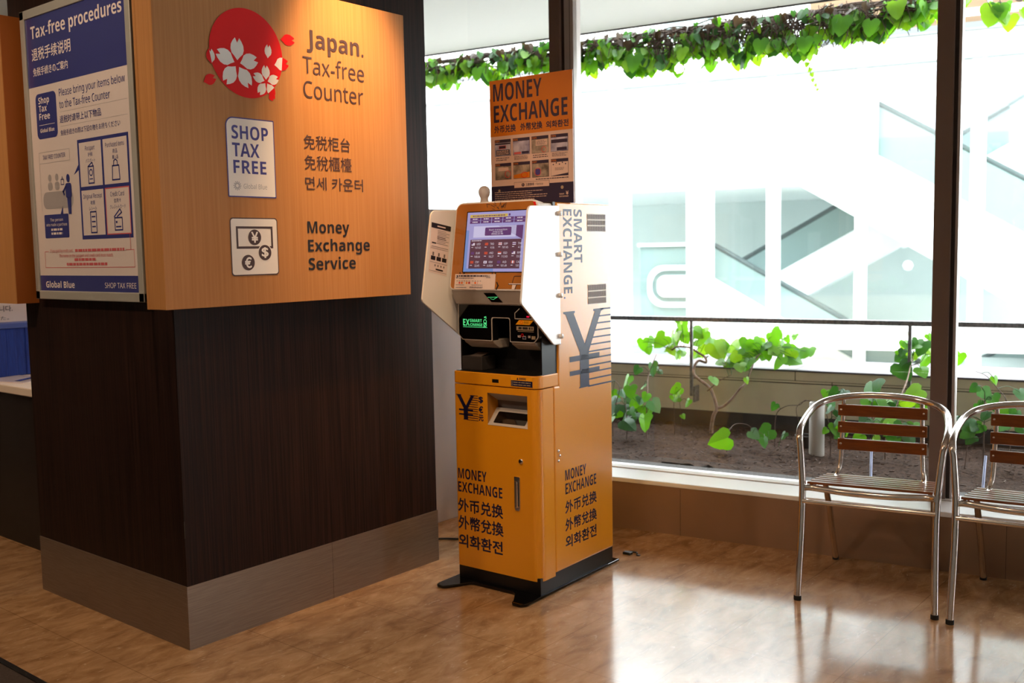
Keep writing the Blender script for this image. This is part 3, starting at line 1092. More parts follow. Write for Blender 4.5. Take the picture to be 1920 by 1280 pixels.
# door with the note slot cut into it
dpts = rpoly([(0.0, 0.0), (0.103, 0.0), (0.103, 0.43), (0.0, 0.43)], [0.036, 0.0, 0.0, 0.012], 8)
db = MB().prism(dpts, XY, 0.066, 0.8335, M_YEL)
cut = MB().box((-0.05, 0.0517, 0.6775), (0.075, 0.2520, 0.8070), M_YEL)
db = boolean_cut(db, cut)
door = db.build('door', km)
b = MB()
ya, yb = 0.0517, 0.2520
x1 = 0.073
b.add([(0.0005, yb, .807), (0.0005, yb, .6775), (x1, yb, .735), (x1, yb, .807)], [(0, 1, 2, 3)], M_SLOTGREY)
b.add([(0.0005, ya, .807), (0.0005, ya, .6775), (x1, ya, .735), (x1, ya, .807)], [(3, 2, 1, 0)], M_SLOTGREY)
b.add([(0.0005, ya, .8065), (0.0005, yb, .8065), (x1*.9, yb, .770), (x1*.9, ya, .770)], [(0, 1, 2, 3)], M_SLOTGREY)
b.add([(x1*.9, ya, .772), (x1*.9, yb, .772), (x1*.98, yb, .735), (x1*.98, ya, .735)], [(0, 1, 2, 3)], M_SLOTMID)
TR = Plane((-0.0015, yb, .6775), (0, -1, 0), (0.062, 0, .0625))
b.prism(rect(0, 0, yb-ya, 0.088), TR, -0.004, 0.0, M_KGREY)
b.poly(rect(0.022, 0.012, 0.182, 0.069, 0.005), TR, M_BLACKG, 1)
tag(b.build('note_slot', door), 'grey recessed banknote outlet')
b = MB()


def fmap(p):
    return (0.0125+(p[0]-.181)/(.48-.181)*0.1005, 0.687+(p[1]-.807)/(1.1275-.807)*0.1035)


yen_art(b, KF, fmap, 0.526, M_NAVY, 0.0075)
b.build('currency_symbol', door)
b = MB()
for t, (u0, u1, v0, v1) in (('$', (.1330, .1545, .7615, .7875)), ('€', (.1330, .1540, .7220, .7480)), ('元', (.1312, .1555, .6885, .7130))):
    b.text(t, KF, u0, u1, v0, v1, M_NAVY, 2, False, 0.03, True)
b.build('lettering', door)
b = MB()
b.text('MONEY', KF, 0.0132, 0.1654, 0.4370, 0.4800, M_NAVY, 1, True)
b.text('EXCHANGE', KF, 0.0115, 0.2454, 0.3803, 0.4233, M_NAVY, 1, True)
b.build('lettering', door)
b = MB()
b.text('外币兑换', KF, 0.0100, 0.2461, 0.2970, 0.3525, M_NAVY, 1, False, 0.022, True)
b.text('外幣兌換', KF, 0.0103, 0.2463, 0.2225, 0.2790, M_NAVY, 1, False, 0.022, True)
b.text('외화환전', KF, 0.0105, 0.2405, 0.1460, 0.2000, M_NAVY, 1, False, 0.026, True)
b.build('lettering', door)
b = MB()
b.lathe([(0.0105, 0), (0.0105, 0.004), (0.008, 0.0055), (0.0, 0.0055)], M_CHROME, 20, Matrix.Translation((0.0, 0.0869, .5439)) @ Matrix.Rotation(-PI/2, 4, 'Y'))
b.box((-0.0062, 0.0855, .540), (-0.005, 0.0883, .548), M_BLACK)
b.build('lock', door)
b = MB()
b.prism([(0.3085, .4800), (0.3085, .352), (0.3135, .3420), (0.3310, .3420), (0.3365, .352), (0.3365, .4800)], KF, -0.001, 0.004, M_CHROME, 0.001, 1)
b.prism(rect(0.3115, .3600, 0.3335, .4770), KF, 0.0035, 0.0045, M_KDGREY)
b.prism(rect(0.3165, .3560, 0.3300, .4640, 0.005), KF, 0.004, 0.014, M_CHROME, 0.002, 2)
b.build('handle', door)

# counter ledge
lp = rpoly([(0.0, 0.0), (0.1405, 0.0), (0.1405, 0.43), (0.0, 0.43)], [0.036, 0.0, 0.0, 0.012], 8)
b = MB()
b.prism(lp, XY, 0.8365, 0.8868, M_YEL, 0.003, 2)
b.poly(rect(0.2045, .8505, 0.2378, .8645), KF, M_BLACK, 1)
led = b.build('ledge', km)
b = MB()
b.poly(rect(0.299, .8425, 0.4065, .8825), KF, M_ORANGE, 1)
b.poly(rect(0.300, .8430, 0.4055, .8665), KF, M_NAVY, 2)
b.text('WARNING', KF, 0.340, 0.374, .8700, .8790, M_NAVY, 2, True)
b.poly([(0.3285, .8695), (0.3375, .8695), (0.333, .8795)], KF, M_NAVY, 2)
b.micro(KF, 0.313, 0.402, .8450, .8640, 2, M_BEIGE, 3, 0.35, 0.1)
b.ring(circle(0.3065, .8595, 0.004, None, 12), circle(0.3065, .8595, 0.0028, None, 12), KF, M_BEIGE, 3)
b.ring(circle(0.3065, .8495, 0.004, None, 12), circle(0.3065, .8495, 0.0028, None, 12), KF, M_BEIGE, 3)
b.build('warning_sticker', led)

# dark recess above the ledge
b = MB()
b.prism(rpoly([(0.006, 0.006), (0.139, 0.006), (0.139, 0.424), (0.006, 0.424)], [0.03, 0, 0, 0.01], 6), XY, 0.8866, 0.8890, M_BLACK)
b.box((0.130, 0.006, 0.888), (0.1395, 0.424, 1.17), M_BLACK)
b.box((0.040, 0.412, 0.888), (0.139, 0.420, 1.17), M_BLACK)
b.box((0.040, 0.006, 0.888), (0.139, 0.012, 1.17), M_BLACK)
b.build('recess_liner', km)
b = MB()
b.box((0.034, 0.305, 0.889), (0.125, 0.411, 0.9460), M_KDGREY, 0.003)
b.add([(0.045, 0.375, 0.9465), (0.045, 0.318, 0.9465), (0.095, 0.312, 0.958), (0.095, 0.372, 0.958)], [(0, 1, 2, 3)], M_SLOTMID)
b.build('coin_tray', km)

# black slot panel with notch, rim and lower bulges
KP = Plane((0.017, 0.43, 0), (0, -1, 0), (0, 0, 1))
out = [(0.0195, 1.163), (0.0195, 1.037), (0.040, 1.0155), (0.196, 1.0155), (0.196, 1.1090), (0.2855, 1.1090), (0.2855, 1.0155), (0.405, 1.0155), (0.4245, 1.037), (0.4245, 1.163)]
inn = [(0.0230, 1.1605), (0.0230, 1.0385), (0.0415, 1.0190), (0.1925, 1.0190), (0.1925, 1.1125), (0.2890, 1.1125), (0.2890, 1.0190), (0.4035, 1.0190), (0.4210, 1.0385), (0.4210, 1.1605)]
rad = [0.004, 0.012, 0.012, 0.003, 0.010, 0.010, 0.003, 0.012, 0.012, 0.004]
b = MB()
b.prism(rpoly(out, rad, 4), KP, -0.040, -0.003, M_BLACK)
b.prism(rpoly(out, rad, 4), KP, -0.003, 0.0, M_KGREY)
pan = b.build('slot_panel', km)
b = MB()
b.prism(rpoly(inn, rad, 4), KP, 0.0001, 0.0008, M_BLACKG)
b.build('panel_glass', pan)
b = MB()
KXs = Plane((0, 0.43, 0), (1, 0, 0), (0, 0, 1))
bulge = rpoly([(0.019, 1.02), (0.030, 1.004), (0.068, 0.982), (0.130, 0.982), (0.130, 1.02)], [0, 0.02, 0.02, 0, 0], 5)
b.prism(bulge, KXs, 0.042, 0.196, M_KGREY, 0.004, 2)
b.build('panel_underside', pan)
b = MB()
b.prism(bulge, KXs, 0.2855, 0.404, M_KGREY, 0.004, 2)
b.build('panel_underside', pan)
b = MB()
L = 3
b.text('EX', KP, 0.0455, 0.0800, 1.0740, 1.1010, M_GREEN, L, True)
b.text('SMART', KP, 0.0815, 0.1450, 1.0895, 1.1020, M_GREEN, L, True)
b.text('CHANGE', KP, 0.0835, 0.1470, 1.0735, 1.0850, M_GREEN, L, True)
b.poly(rect(0.0455, 1.0680, 0.1715, 1.0700), KP, M_GREEN, L)
for zc, r0 in ((1.093, 0.0085), (1.080, 0.0085)):
    b.ring(circle(0.1610, zc, r0, r0*1.1, 20), circle(0.1610, zc, r0-0.003, r0*1.1-0.003, 20), KP, M_GREEN, L)
b.stroke([(0.158, 1.109), (0.166, 1.113), (0.167, 1.105)], 0.003, KP, M_GREEN, L)
b.poly(circle(0.160, 1.1105, 0.003, None, 10), KP, M_GREEN, L)
b.stroke([(0.153, 1.071), (0.168, 1.087)], 0.003, KP, M_GREEN, L)
b.build('logo', pan)
b = MB()
b.stroke([(0.335, 1.148), (0.313, 1.131), (0.313, 1.109), (0.398, 1.109)], 0.0028, KP, M_KGREY, L)
b.poly(rect(0.370, 1.115, 0.384, 1.121), KP, M_REDLED, L)
b.prism([(0.317, 1.086), (0.385, 1.086), (0.404, 1.104), (0.334, 1.104)], KP, 0.0008, 0.003, M_ORANGE)
KP2 = Plane((0.0140, 0.43, 0), (0, -1, 0), (0, 0, 1))
b.ring(circle(0.346, 1.0955, 0.007, None, 18), circle(0.346, 1.0955, 0.0052, None, 18), KP2, M_RED, 1)
b.micro(KP2, 0.358, 0.384, 1.0900, 1.1010, 3, M_BLKTEXT, 1, 0.3, 0.2)
b.prism(rect(0.320, 1.064, 0.404, 1.080), KP, 0.0008, 0.0014, M_BEIGE)
KP3 = Plane((0.0156, 0.43, 0), (0, -1, 0), (0, 0, 1))
b.micro(KP3, 0.330, 0.400, 1.0665, 1.0785, 1, M_BLKTEXT, 1, 0.8, 0.05)
b.poly(rect(0.326, 1.0585, 0.404, 1.0605), KP, M_BEIGE, L)
b.text('NO', KP, 0.3260, 0.3400, 1.0350, 1.0440, M_PAPERW, L, True)
b.text('OK', KP, 0.3760, 0.3880, 1.0350, 1.0440, M_PAPERW, L, True)
b.poly(rect(0.349, 1.0290, 0.366, 1.0420), KP, M_PGREY, L)
b.poly(rect(0.351, 1.0310, 0.364, 1.0390), KP, M_NAVY, L+1)
b.ring(circle(0.348, 1.045, 0.006, None, 14), circle(0.348, 1.045, 0.0042, None, 14), KP, M_RED, L+1)
b.poly(rect(0.393, 1.0300, 0.412, 1.0430), KP, M_BEIGE, L)
b.build('coin_slot_markings', pan)

# screen head
SV = V((0.163, 0, 0.987))
BZ = Plane((-0.024, 0.4215, 1.220), (0, -1, 0), SV)
HB = 0.358
b = MB()
b.prism(rpoly([(0.0, 0.0), (0.0, HB), (0.4170, HB), (0.4170, 0.0)], [0.022, 0.034, 0.034, 0.022], 7), BZ, -0.055, 0.0, M_KWHITE, 0.004, 2)
b.box((0.045, 0.006, 1.165), (0.126, 0.424, 1.558), M_KWHITE, 0.008)
b.box((0.122, 0.003, 1.165), (0.141, 0.427, 1.5645), M_BLACK, 0.002)
KU = Plane((0, 0.42, 0), (1, 0, 0), (0, 0, 1))
b.prism([(-0.019, 1.2205), (0.012, 1.163), (0.10, 1.163), (0.10, 1.24)], KU, 0.004, 0.412, M_KGREY, 0.003, 2)
head = b.build('screen_housing', km)
b = MB()
b.prism(rpoly([(0.007, 0.007), (0.007, HB-0.007), (0.410, HB-0.007), (0.410, 0.007)], [0.016, 0.028, 0.028, 0.016], 6), BZ, 0.0001, 0.0012, M_BEZEL)


def bz(y, z):
    return (0.4215-y, (z-1.22)/0.987)


def bpoly(mb, pts, m, layer):
    mb.poly([bz(*p) for p in pts], BZ, m, layer)


# black and white strokes painting a reflected yen design onto the bezel
for k in range(16):
    y = random.uniform(0.16, 0.255)
    z = random.uniform(1.538, 1.562)
    an = random.choice([0.4, 1.9, 2.6, 1.2, 0.1])
    ln = random.uniform(0.010, 0.024)
    p, q = bz(y, z), bz(y+ln*math.cos(an), min(1.568, max(1.535, z+ln*math.sin(an))))
    b.stroke([p, q], 0.0022, BZ, M_BLACK, 4)
for y0, y1, z0, z1 in ((0.372, 0.367, 1.284, 1.293), (0.352, 0.344, 1.284, 1.291), (0.205, 0.200, 1.279, 1.293), (0.189, 0.183, 1.270, 1.293), (0.345, 0.30, 1.2235, 1.2275), (0.30, 0.28, 1.2225, 1.2265)):
    p, q = bz(y0, z0), bz(y1, z1)
    b.poly(rect(min(p[0], q[0]), p[1], max(p[0], q[0]), q[1]), BZ, M_BLACK, 4)
b.stroke([bz(0.176, 1.252), bz(0.168, 1.240), bz(0.176, 1.226)], 0.006, BZ, M_BLACK, 4)
bpoly(b, [(0.118, 1.250), (0.05, 1.250), (0.05, 1.2435), (0.118, 1.2435)], M_BLACK, 4)
bpoly(b, [(0.116, 1.2490), (0.05, 1.2490), (0.05, 1.2455), (0.116, 1.2455)], M_PAPERW, 5)
bpoly(b, [(0.098, 1.2435), (0.078, 1.2435), (0.086, 1.2265), (0.100, 1.2265)], M_PAPERW, 4)
b.stroke([bz(0.099, 1.252), bz(0.092, 1.276), bz(0.084, 1.277), bz(0.06, 1.277)], 0.0025, BZ, M_BLACK, 5)
b.stroke([bz(0.078, 1.2435), bz(0.084, 1.2265)], 0.003, BZ, M_BLACK, 5)
bpoly(b, [(0.032, 1.5635), (0.018, 1.562), (0.014, 1.548), (0.022, 1.548)], M_RED, 4)
bez = b.build('bezel', head)
b = MB()
S0, S1 = bz(0.3535, 1.2945), bz(0.0520, 1.5315)
u0s, v0s, u1s, v1s = S0[0], S0[1], S1[0], S1[1]
b.prism(rect(u0s-0.005, v0s-0.004, u1s+0.005, v1s+0.004), BZ, 0.0012, 0.0016, M_BLACKG)
b.prism(rect(u0s, v0s, u1s, v1s), BZ, 0.0015, 0.0022, M_LCD)


def sp(y, z):
    return bz(y, z)


def srect(y0, z0, y1, z1, m, layer=8, r=0.0):
    p, q = bz(y0, z0), bz(y1, z1)
    b.poly(rect(p[0], p[1], q[0], q[1], r), BZ, m, layer)


def stext(t, y0, y1, z0, z1, m=M_LCDT, layer=11, bold=False, cjk=False):
    p, q = bz(y0, z0), bz(y1, z1)
    b.text(t, BZ, p[0], q[0], p[1], q[1], m, layer, bold, 0.0, cjk)


srect(0.3535, 1.2945, 0.3385, 1.46, M_LCDB, 6)
srect(0.3535, 1.2945, 0.20, 1.307, M_LCDB, 6)
b.poly([bz(0.19, 1.475), bz(0.0665, 1.42), bz(0.0665, 1.475)], BZ, M_LCDP, 6)
srect(0.315, 1.43, 0.1, 1.475, M_LCDW, 6)
srect(0.338, 1.5100, 0.147, 1.5215, M_LCDY, 8)
b.micro(BZ, bz(0.325, 0)[0], bz(0.16, 0)[0], bz(0, 1.5125)[1], bz(0, 1.519)[1], 1, M_LCDP, 9, 0.6, 0)
srect(0.1425, 1.5125, 0.134, 1.5215, M_LCDP, 8)
for k in range(5):
    y = 0.3375-k*0.0562
    for zz in (1.4860, 1.4980):
        srect(y, zz, y-0.0535, zz+0.0112, M_LCDP, 8)
        b.micro(BZ, bz(y-0.014, 0)[0], bz(y-0.040, 0)[0], bz(0, zz+0.003)[1], bz(0, zz+0.0085)[1], 1, M_LCDT, 9, 0.7, 0)
srect(0.2555, 1.4365, 0.1230, 1.4690, M_LCDP, 8, 0.004)
stext('Start transaction', 0.235, 0.143, 1.4560, 1.4625)
stext('开始交易', 0.216, 0.166, 1.4475, 1.4540, cjk=True)
stext('開始交易', 0.220, 0.162, 1.4395, 1.4460, cjk=True)
srect(0.3270, 1.3065, 0.0700, 1.4215, M_LCDD, 8)
b.micro(BZ, bz(0.320, 0)[0], bz(0.268, 0)[0], bz(0, 1.4150)[1], bz(0, 1.4190)[1], 1, M_LCDT, 9, 0.7, 0)
rates = [[('USD', '147.65', 'us'), ('TWD', '4.56', 'tw'), ('GBP', '197.45', 'gb'), ('THB', '4.31', 'th')],
         [('EUR', '168.64', 'eu'), ('HKD', '18.27', 'hk'), ('SGD', '112.43', 'sg'), ('MYR', '33.24', 'my')],
         [('CNY', '22.45', 'cn'), ('KRW', '0.0924', 'kr'), ('AUD', '101.49', 'au'), ('CAD', '101.2', 'ca')]]
for r, row in enumerate(rates):
    for c, (cc, val, fl) in enumerate(row):
        y = 0.3190-c*0.0690
        z = 1.4060-r*0.0358
        m1 = M_LCDT
        if fl in ('tw', 'hk', 'cn'):
            m1 = M_LCDR
        if fl in ('eu', 'au'):
            m1 = M_LCDP
        srect(y, z-0.0075, y-0.0165, z+0.0025, m1, 9)
        if fl in ('us', 'my'):
            srect(y, z-0.003, y-0.008, z+0.0025, M_LCDP, 10)
        if fl == 'sg':
            srect(y, z-0.0025, y-0.0165, z+0.0025, M_LCDR, 10)
        if fl == 'th':
            srect(y, z-0.0045, y-0.0165, z-0.0005, M_LCDP, 10)
        if fl == 'kr':
            b.poly(circle(*bz(y-0.008, z-0.0025), 0.0028, None, 12), BZ, M_LCDP, 10)
        if fl == 'ca':
            srect(y, z-0.0075, y-0.0045, z+0.0025, M_LCDR, 10)
            srect(y-0.012, z-0.0075, y-0.0165, z+0.0025, M_LCDR, 10)
        if fl == 'gb':
            b.stroke([bz(y, z-0.0025), bz(y-0.0165, z-0.0025)], 0.002, BZ, M_LCDR, 10)
            b.stroke([bz(y-0.008, z-0.0075), bz(y-0.008, z+0.0025)], 0.002, BZ, M_LCDR, 10)
        stext(cc, y-0.0270, y-0.0460, z-0.0065, z+0.0018, layer=10)
        w = 0.0050*len(val)
        stext(val, y-0.0490+w, y-0.0490, z-0.0205, z-0.0125, layer=10)
        b.micro(BZ, bz(y, 0)[0], bz(y-0.010, 0)[0], bz(0, z-0.0165)[1], bz(0, z-0.013)[1], 1, M_LCDT, 10, 0.7, 0)
b.build('screen', head)
b = MB()
p0, p1 = bz(0.3940, 1.2240), bz(0.1845, 1.2850)
b.prism(rect(p0[0], p0[1], p1[0], p1[1]), BZ, 0.0012, 0.0018, M_PAPERW)
BZ4 = Plane(BZ.p(0, 0, 0.0018), (0, -1, 0), SV)
b.poly(rect(0.034, 0.0485, 0.044, 0.0610), BZ4, M_NAVY, 1)
b.stroke([(0.0365, 0.0585), (0.0375, 0.0530), (0.0415, 0.0510)], 0.0018, BZ4, M_PAPERW, 2)
b.micro(BZ4, 0.048, 0.196, 0.0545, 0.0620, 1, M_NAVY, 1, 0.8, 0.05)
b.micro(BZ4, 0.048, 0.132, 0.0470, 0.0515, 1, M_NAVY, 1, 0.6, 0.1)
for k in range(10):
    u = 0.0365+k*0.0128+(0.006 if k > 5 else 0)
    b.poly(rect(u, 0.0265, u+0.0085, 0.0340), BZ4, (M_WHITE, M_PRED, M_RED, M_WHITE, M_ORANGE, M_RED, M_WHITE, M_RED, M_WHITE, M_WHITE)[k], 1)
    b.poly(circle(u+0.0042, 0.0302, 0.0018, None, 10) if k % 3 == 0 else rect(u+0.003, 0.0265, u+0.0055, 0.0340), BZ4, (M_RED, M_RED, M_ORANGE, M_NAVY, M_RED, M_NAVY, M_RED, M_ORANGE, M_RED, M_RED)[k], 2)
    b.poly(rect(u+0.001, 0.0365, u+0.0075, 0.0385), BZ4, M_NAVY, 1)
b.micro(BZ4, 0.036, 0.080, 0.0200, 0.0235, 1, M_NAVY, 1, 0.6, 0)
b.micro(BZ4, 0.118, 0.175, 0.0200, 0.0235, 1, M_NAVY, 1, 0.6, 0)
b.micro(BZ4, 0.036, 0.092, 0.0090, 0.0135, 1, M_NAVY, 1, 0.6, 0)
b.micro(BZ4, 0.108, 0.178, 0.0080, 0.0160, 2, M_NAVY, 1, 0.6, 0.1)
b.text('SMART', BZ4, 0.190, 0.210, 0.0560, 0.0600, M_NAVY, 1, True)
b.text('EXCHANGE', BZ4, 0.190, 0.212, 0.0500, 0.0540, M_NAVY, 1, True)
tag(b.build('phone_sticker', head), 'white sticker with a phone symbol and small flags')
b = MB()
UD = Plane((-0.0195, 0.42, 1.2195), (0, -1, 0), (0.031, 0, -0.0575))
UD.n = -UD.u.cross(UD.v) if UD.u.cross(UD.v).x > 0 else UD.u.cross(UD.v)
b.poly([(0.171, 0.010), (0.228, 0.010), (0.252, 0.052), (0.195, 0.052)], UD, M_BLACKG, 2)
b.stroke([(0.186, 0.030), (0.236, 0.028)], 0.0022, UD, M_GREEN, 3)
b.stroke([(0.196, 0.036), (0.210, 0.040), (0.236, 0.028)], 0.0016, UD, M_GREEN, 3)
b.build('scanner_window', head)

# side wings
wing = rpoly([(0.010, 1.549), (-0.226, 1.543), (-0.289, 1.180), (-0.066, 1.018), (-0.045, 1.003), (0.010, 1.001)][::-1], [0.004, 0.03, 0.02, 0.05, 0.04, 0.004][::-1], 7)
FL = math.radians(5.5)
for side in (0, 1):
    b = MB()
    Q = Plane((0, 0, 0), (1, 0, 0), (0, 0, 1))
    if side == 0:
        b.prism(wing, Q, 0.0, 0.008, M_KWHITE, 0.002, 2)
        wg = b.build('wing', km, (0.14, -0.002, 0), FL)
        for z in (1.518, 1.3575, 1.196, 1.0345):
            MB().lathe([(0.0095, 0.0), (0.0095, 0.010), (0.0085, 0.0118), (0.0, 0.012)], M_KWHITE, 18, Matrix.Translation((0.003, -0.008, z)) @ Matrix.Rotation(PI/2, 4, 'X')).build('bolt', wg)
    else:
        b.prism(wing, Q, -0.008, 0.0, M_KWHITE, 0.002, 2)
        wg = b.build('wing', km, (0.14, 0.432, 0), -FL)
        b = MB()
        A = V((-0.2255, 1.4965))
        pts = [(-0.2255, 1.4965), (-0.2505, 1.298), (-0.1515, 1.276), (-0.1185, 1.478)]
        b.poly(pts, Q, M_PAPERW, 1)

        def lerp2(s, t):
            top = (pts[0][0]+(pts[3][0]-pts[0][0])*s, pts[0][1]+(pts[3][1]-pts[0][1])*s)
            bot = (pts[1][0]+(pts[2][0]-pts[1][0])*s, pts[1][1]+(pts[2][1]-pts[1][1])*s)
            return (top[0]+(bot[0]-top[0])*t, top[1]+(bot[1]-top[1])*t)

        def nrect(s0, t0, s1, t1, m, layer=2):
            b.poly([lerp2(s0, t1), lerp2(s1, t1), lerp2(s1, t0), lerp2(s0, t0)], Q, m, layer)
        nrect(0.0, 0.0, 1.0, 0.10, M_BLKTEXT)
        nrect(0.30, 0.04, 0.72, 0.065, M_PAPERW, 3)
        for k in range(9):
            t = 0.13+k*0.032
            nrect(0.34, t, random.uniform(0.75, 0.97), t+0.012, M_BLKTEXT if k in (4, 5) else M_PGREY)
        nrect(0.08, 0.385, 0.30, 0.41, M_BLKTEXT)
        nrect(0.08, 0.46, 0.95, 0.475, M_PGREY)
        for s0 in (0.08, 0.38, 0.68):
            nrect(s0, 0.66, s0+0.24, 0.74, M_BLKTEXT)
            nrect(s0+0.07, 0.58, s0+0.15, 0.65, M_SLOTMID)
        for t in (0.50, 0.78, 0.955):
            nrect(0.04, t, 0.97, t+0.006, M_SLOTMID)
        nrect(0.38, 0.90, 0.78, 0.93, M_BLKTEXT)
        for k in range(4):
            nrect(0.30+k*0.16, 0.82, 0.36+k*0.16, 0.86, M_SLOTMID)
        tag(b.build('instruction_sheet', wg), 'white instruction sheet with black heading')

# poster standing on top of the machine
pt = thing('standing_poster', 'orange and white MONEY EXCHANGE poster standing on top of the yellow machine', 'poster', tuple(KO+V((math.cos(KR)*0.25-math.sin(KR)*0.409, math.sin(KR)*0.25+math.cos(KR)*0.409, 1.5632))), KR)
TP = Plane((0, 0, -1.5632), (0, -1, 0), (0, 0, 1))
b = MB()
b.prism(rect(0.0015, 1.5634, 0.421, 2.0865), TP, -0.005, 0.0, M_PPINK)
b.poly(rect(0.0015, 1.8545, 0.421, 2.0865), TP, M_PORANGE, 1)
b.poly(rect(0.0015, 1.5636, 0.421, 1.647), TP, M_NAVY, 1)
b.text('MONEY', TP, 0.0205, 0.2720, 2.0000, 2.0710, M_NAVY, 2, True)
b.text('EXCHANGE', TP, 0.0220, 0.3970, 1.9120, 1.9820, M_NAVY, 2, True)
b.text('外币兑换', TP, 0.0242, 0.1360, 1.8690, 1.8990, M_NAVY, 2, False, 0.03, True)
b.text('外幣兌換', TP, 0.1610, 0.2715, 1.8690, 1.8985, M_NAVY, 2, False, 0.028, True)
b.text('외화환전', TP, 0.2915, 0.4000, 1.8680, 1.8950, M_NAVY, 2, False, 0.03, True)
k = 0
for v0, v1 in ((1.771, 1.840), (1.6735, 1.742)):
    for u0, u1 in ((.024, .1095), (.120, .2073), (.2165, .3014), (.3125, .3975)):
        k += 1
        b.poly(rect(u0, v0, u1, v1), TP, M_NAVY, 2)
        b.poly(rect(u0+.001, v0+.001, u1-.001, v1-.013), TP, M_PHOTO if k in (3, 5, 6, 7) else M_PHOTOB if k != 8 else M_PPINK, 3)
        b.text('STEP%d' % k, TP, u0+0.002, u0+0.026, v1-0.0105, v1-0.003, M_PORANGE, 3, True)
        if k == 1:
            b.poly(rect(u0+.022, v0+.030, u0+.060, v0+.044), TP, M_PRED, 4)
            b.poly(rect(u0+.024, v0+.032, u0+.058, v0+.042), TP, M_NAVY, 5)
            b.poly(rect(u0+.006, v0+.004, u1-.006, v0+.026), TP, M_NAVY, 4)
            b.micro(TP, u0+.010, u1-.01, v0+.006, v0+.024, 3, M_PPINK, 5, 0.5, 0)
            b.poly(rect(u0+.002, v0+.048, u1-.002, v0+.054), TP, M_NAVY, 4)
        elif k == 2:
            b.poly(rect(u0+.006, v0+.003, u0+.042, v0+.012), TP, M_PRED, 4)
            b.poly(rect(u0+.046, v0+.003, u1-.004, v0+.013), TP, M_NAVY, 4)
        elif k == 4:
            b.poly(rect(u0+.003, v0+.034, u1-.003, v0+.048), TP, M_NAVY, 4)
            b.poly(rect(u0+.030, v0+.003, u1-.006, v0+.016), TP, M_NAVY, 4)
        elif k == 3:
            b.poly(rect(u0+.022, v0+.030, u1-.006, v1-.015), TP, M_PPINK, 4)
            b.micro(TP, u0+.026, u1-.01, v0+.032, v1-.018, 4, M_NAVY, 5, 0.35, 0.3)
            b.ring(circle(u1-.022, v0+.013, .012, None, 18), circle(u1-.022, v0+.013, .0105, None, 18), TP, M_RED, 5)
        elif k == 5:
            b.poly(rect(u0+.018, v0+.036, u1-.014, v1-.018), TP, M_PPINK, 4)
            b.ring(circle(u1-.018, v0+.022, .015, None, 18), circle(u1-.018, v0+.022, .0132, None, 18), TP, M_RED, 5)
        elif k == 6:
            b.poly([(u0+.002, v0+.002), (u1-.002, v0+.002), (u1-.002, v0+.026), (u0+.002, v0+.016)], TP, M_PORANGE, 4)
            b.ring(circle(u0+.058, v0+.014, .017, .012, 18), circle(u0+.058, v0+.014, .015, .010, 18), TP, M_RED, 5)
        elif k == 7:
            b.poly(rect(u0+.018, v0+.010, u0+.042, v0+.034), TP, M_BADGEBLUE, 4)
            b.ring(circle(u0+.030, v0+.022, .016, None, 18), circle(u0+.030, v0+.022, .0142, None, 18), TP, M_RED, 5)
        else:
            b.poly([(u0+.001, v0+.001), (u1-.001, v0+.001), (u1-.001, v0+.010)], TP, M_NAVY, 4)
            b.micro(TP, u0+.02, u0+.065, v0+.022, v0+.034, 3, M_NAVY, 4, 0.3, 0.2)
            for q in range(5):
                b.poly(circle(u0+.012+q*.015, v0+.046+(q % 2)*.006, .003, None, 8), TP, M_NAVY, 4)
        if k < 5:
            b.micro(TP, u0+0.006, u1-0.002, v0-0.020, v0-0.004, 3 if k in (2, 4) else 2, M_NAVY, 2, 0.35, 0.25)
b.micro(TP, 0.235, 0.397, 1.6625, 1.669, 1, M_NAVY, 2, 0.5, 0)
b.poly(rect(0.123, 1.6345, 0.3036, 1.659), TP, M_NAVY, 2)
b.poly(rect(0.1242, 1.6357, 0.3024, 1.6578), TP, M_PPINK, 3)
b.poly(circle(0.170, 1.6468, 0.0075, None, 20), TP, M_NAVY, 4)
b.poly(rect(0.1688, 1.6450, 0.1712, 1.6520), TP, M_PPINK, 5)
b.poly(rect(0.1688, 1.6418, 0.1712, 1.6438), TP, M_PPINK, 5)
b.text('注意事項', TP, 0.184, 0.226, 1.6410, 1.6530, M_NAVY, 4, False, 0.01, True)
b.text('/ Notice', TP, 0.232, 0.272, 1.6420, 1.6520, M_NAVY, 4)
b.poly(circle(0.044, 1.628, 0.006, None, 14), TP, M_BEIGE, 2)
b.poly(circle(0.366, 1.627, 0.007, None, 14), TP, M_BEIGE, 2)
b.micro(TP, 0.020, 0.300, 1.584, 1.625, 5, M_PPINK, 2, 0.3, 0.4)
b.text('SMART', TP, 0.352, 0.376, 1.5975, 1.6030, M_PPINK, 2, True)
b.text('EXCHANGE', TP, 0.352, 0.396, 1.5880, 1.5935, M_PPINK, 2, True)
b.text('¥', TP, 0.384, 0.396, 1.5965, 1.6110, M_PPINK, 2, False, 0.02, True)
b.build('poster_board', pt)

# cable on the floor behind the machine
b = MB()
b.tube(spline([(3.12, 3.60, 0.006), (3.22, 3.44, 0.006), (3.33, 3.30, 0.006), (3.391, 3.235, 0.006), (3.42, 3.19, 0.006), (3.47, 3.09, 0.006), (3.52, 2.93, 0.006), (3.535, 2.86, 0.012), (3.535, 2.815, 0.05)], 8), 0.005, M_BLACK, 8)
tag(b.build('power_cable'), 'black power cable lying on the floor between the pillar and the yellow machine', 'cable')
b = MB()
b.tube(spline([(0.0, 0.0, 0.006), (0.012, 0.02, 0.008), (0.03, 0.012, 0.006), (0.035, -0.015, 0.006), (0.015, -0.03, 0.007)], 6), 0.004, M_KDGREY, 7)
b.box((-0.008, -0.006, 0.0), (0.018, 0.034, 0.012), M_BLACK, 0.003)
b.box((0.006, -0.045, 0.0), (0.02, -0.03, 0.006), M_KDGREY, 0.002)
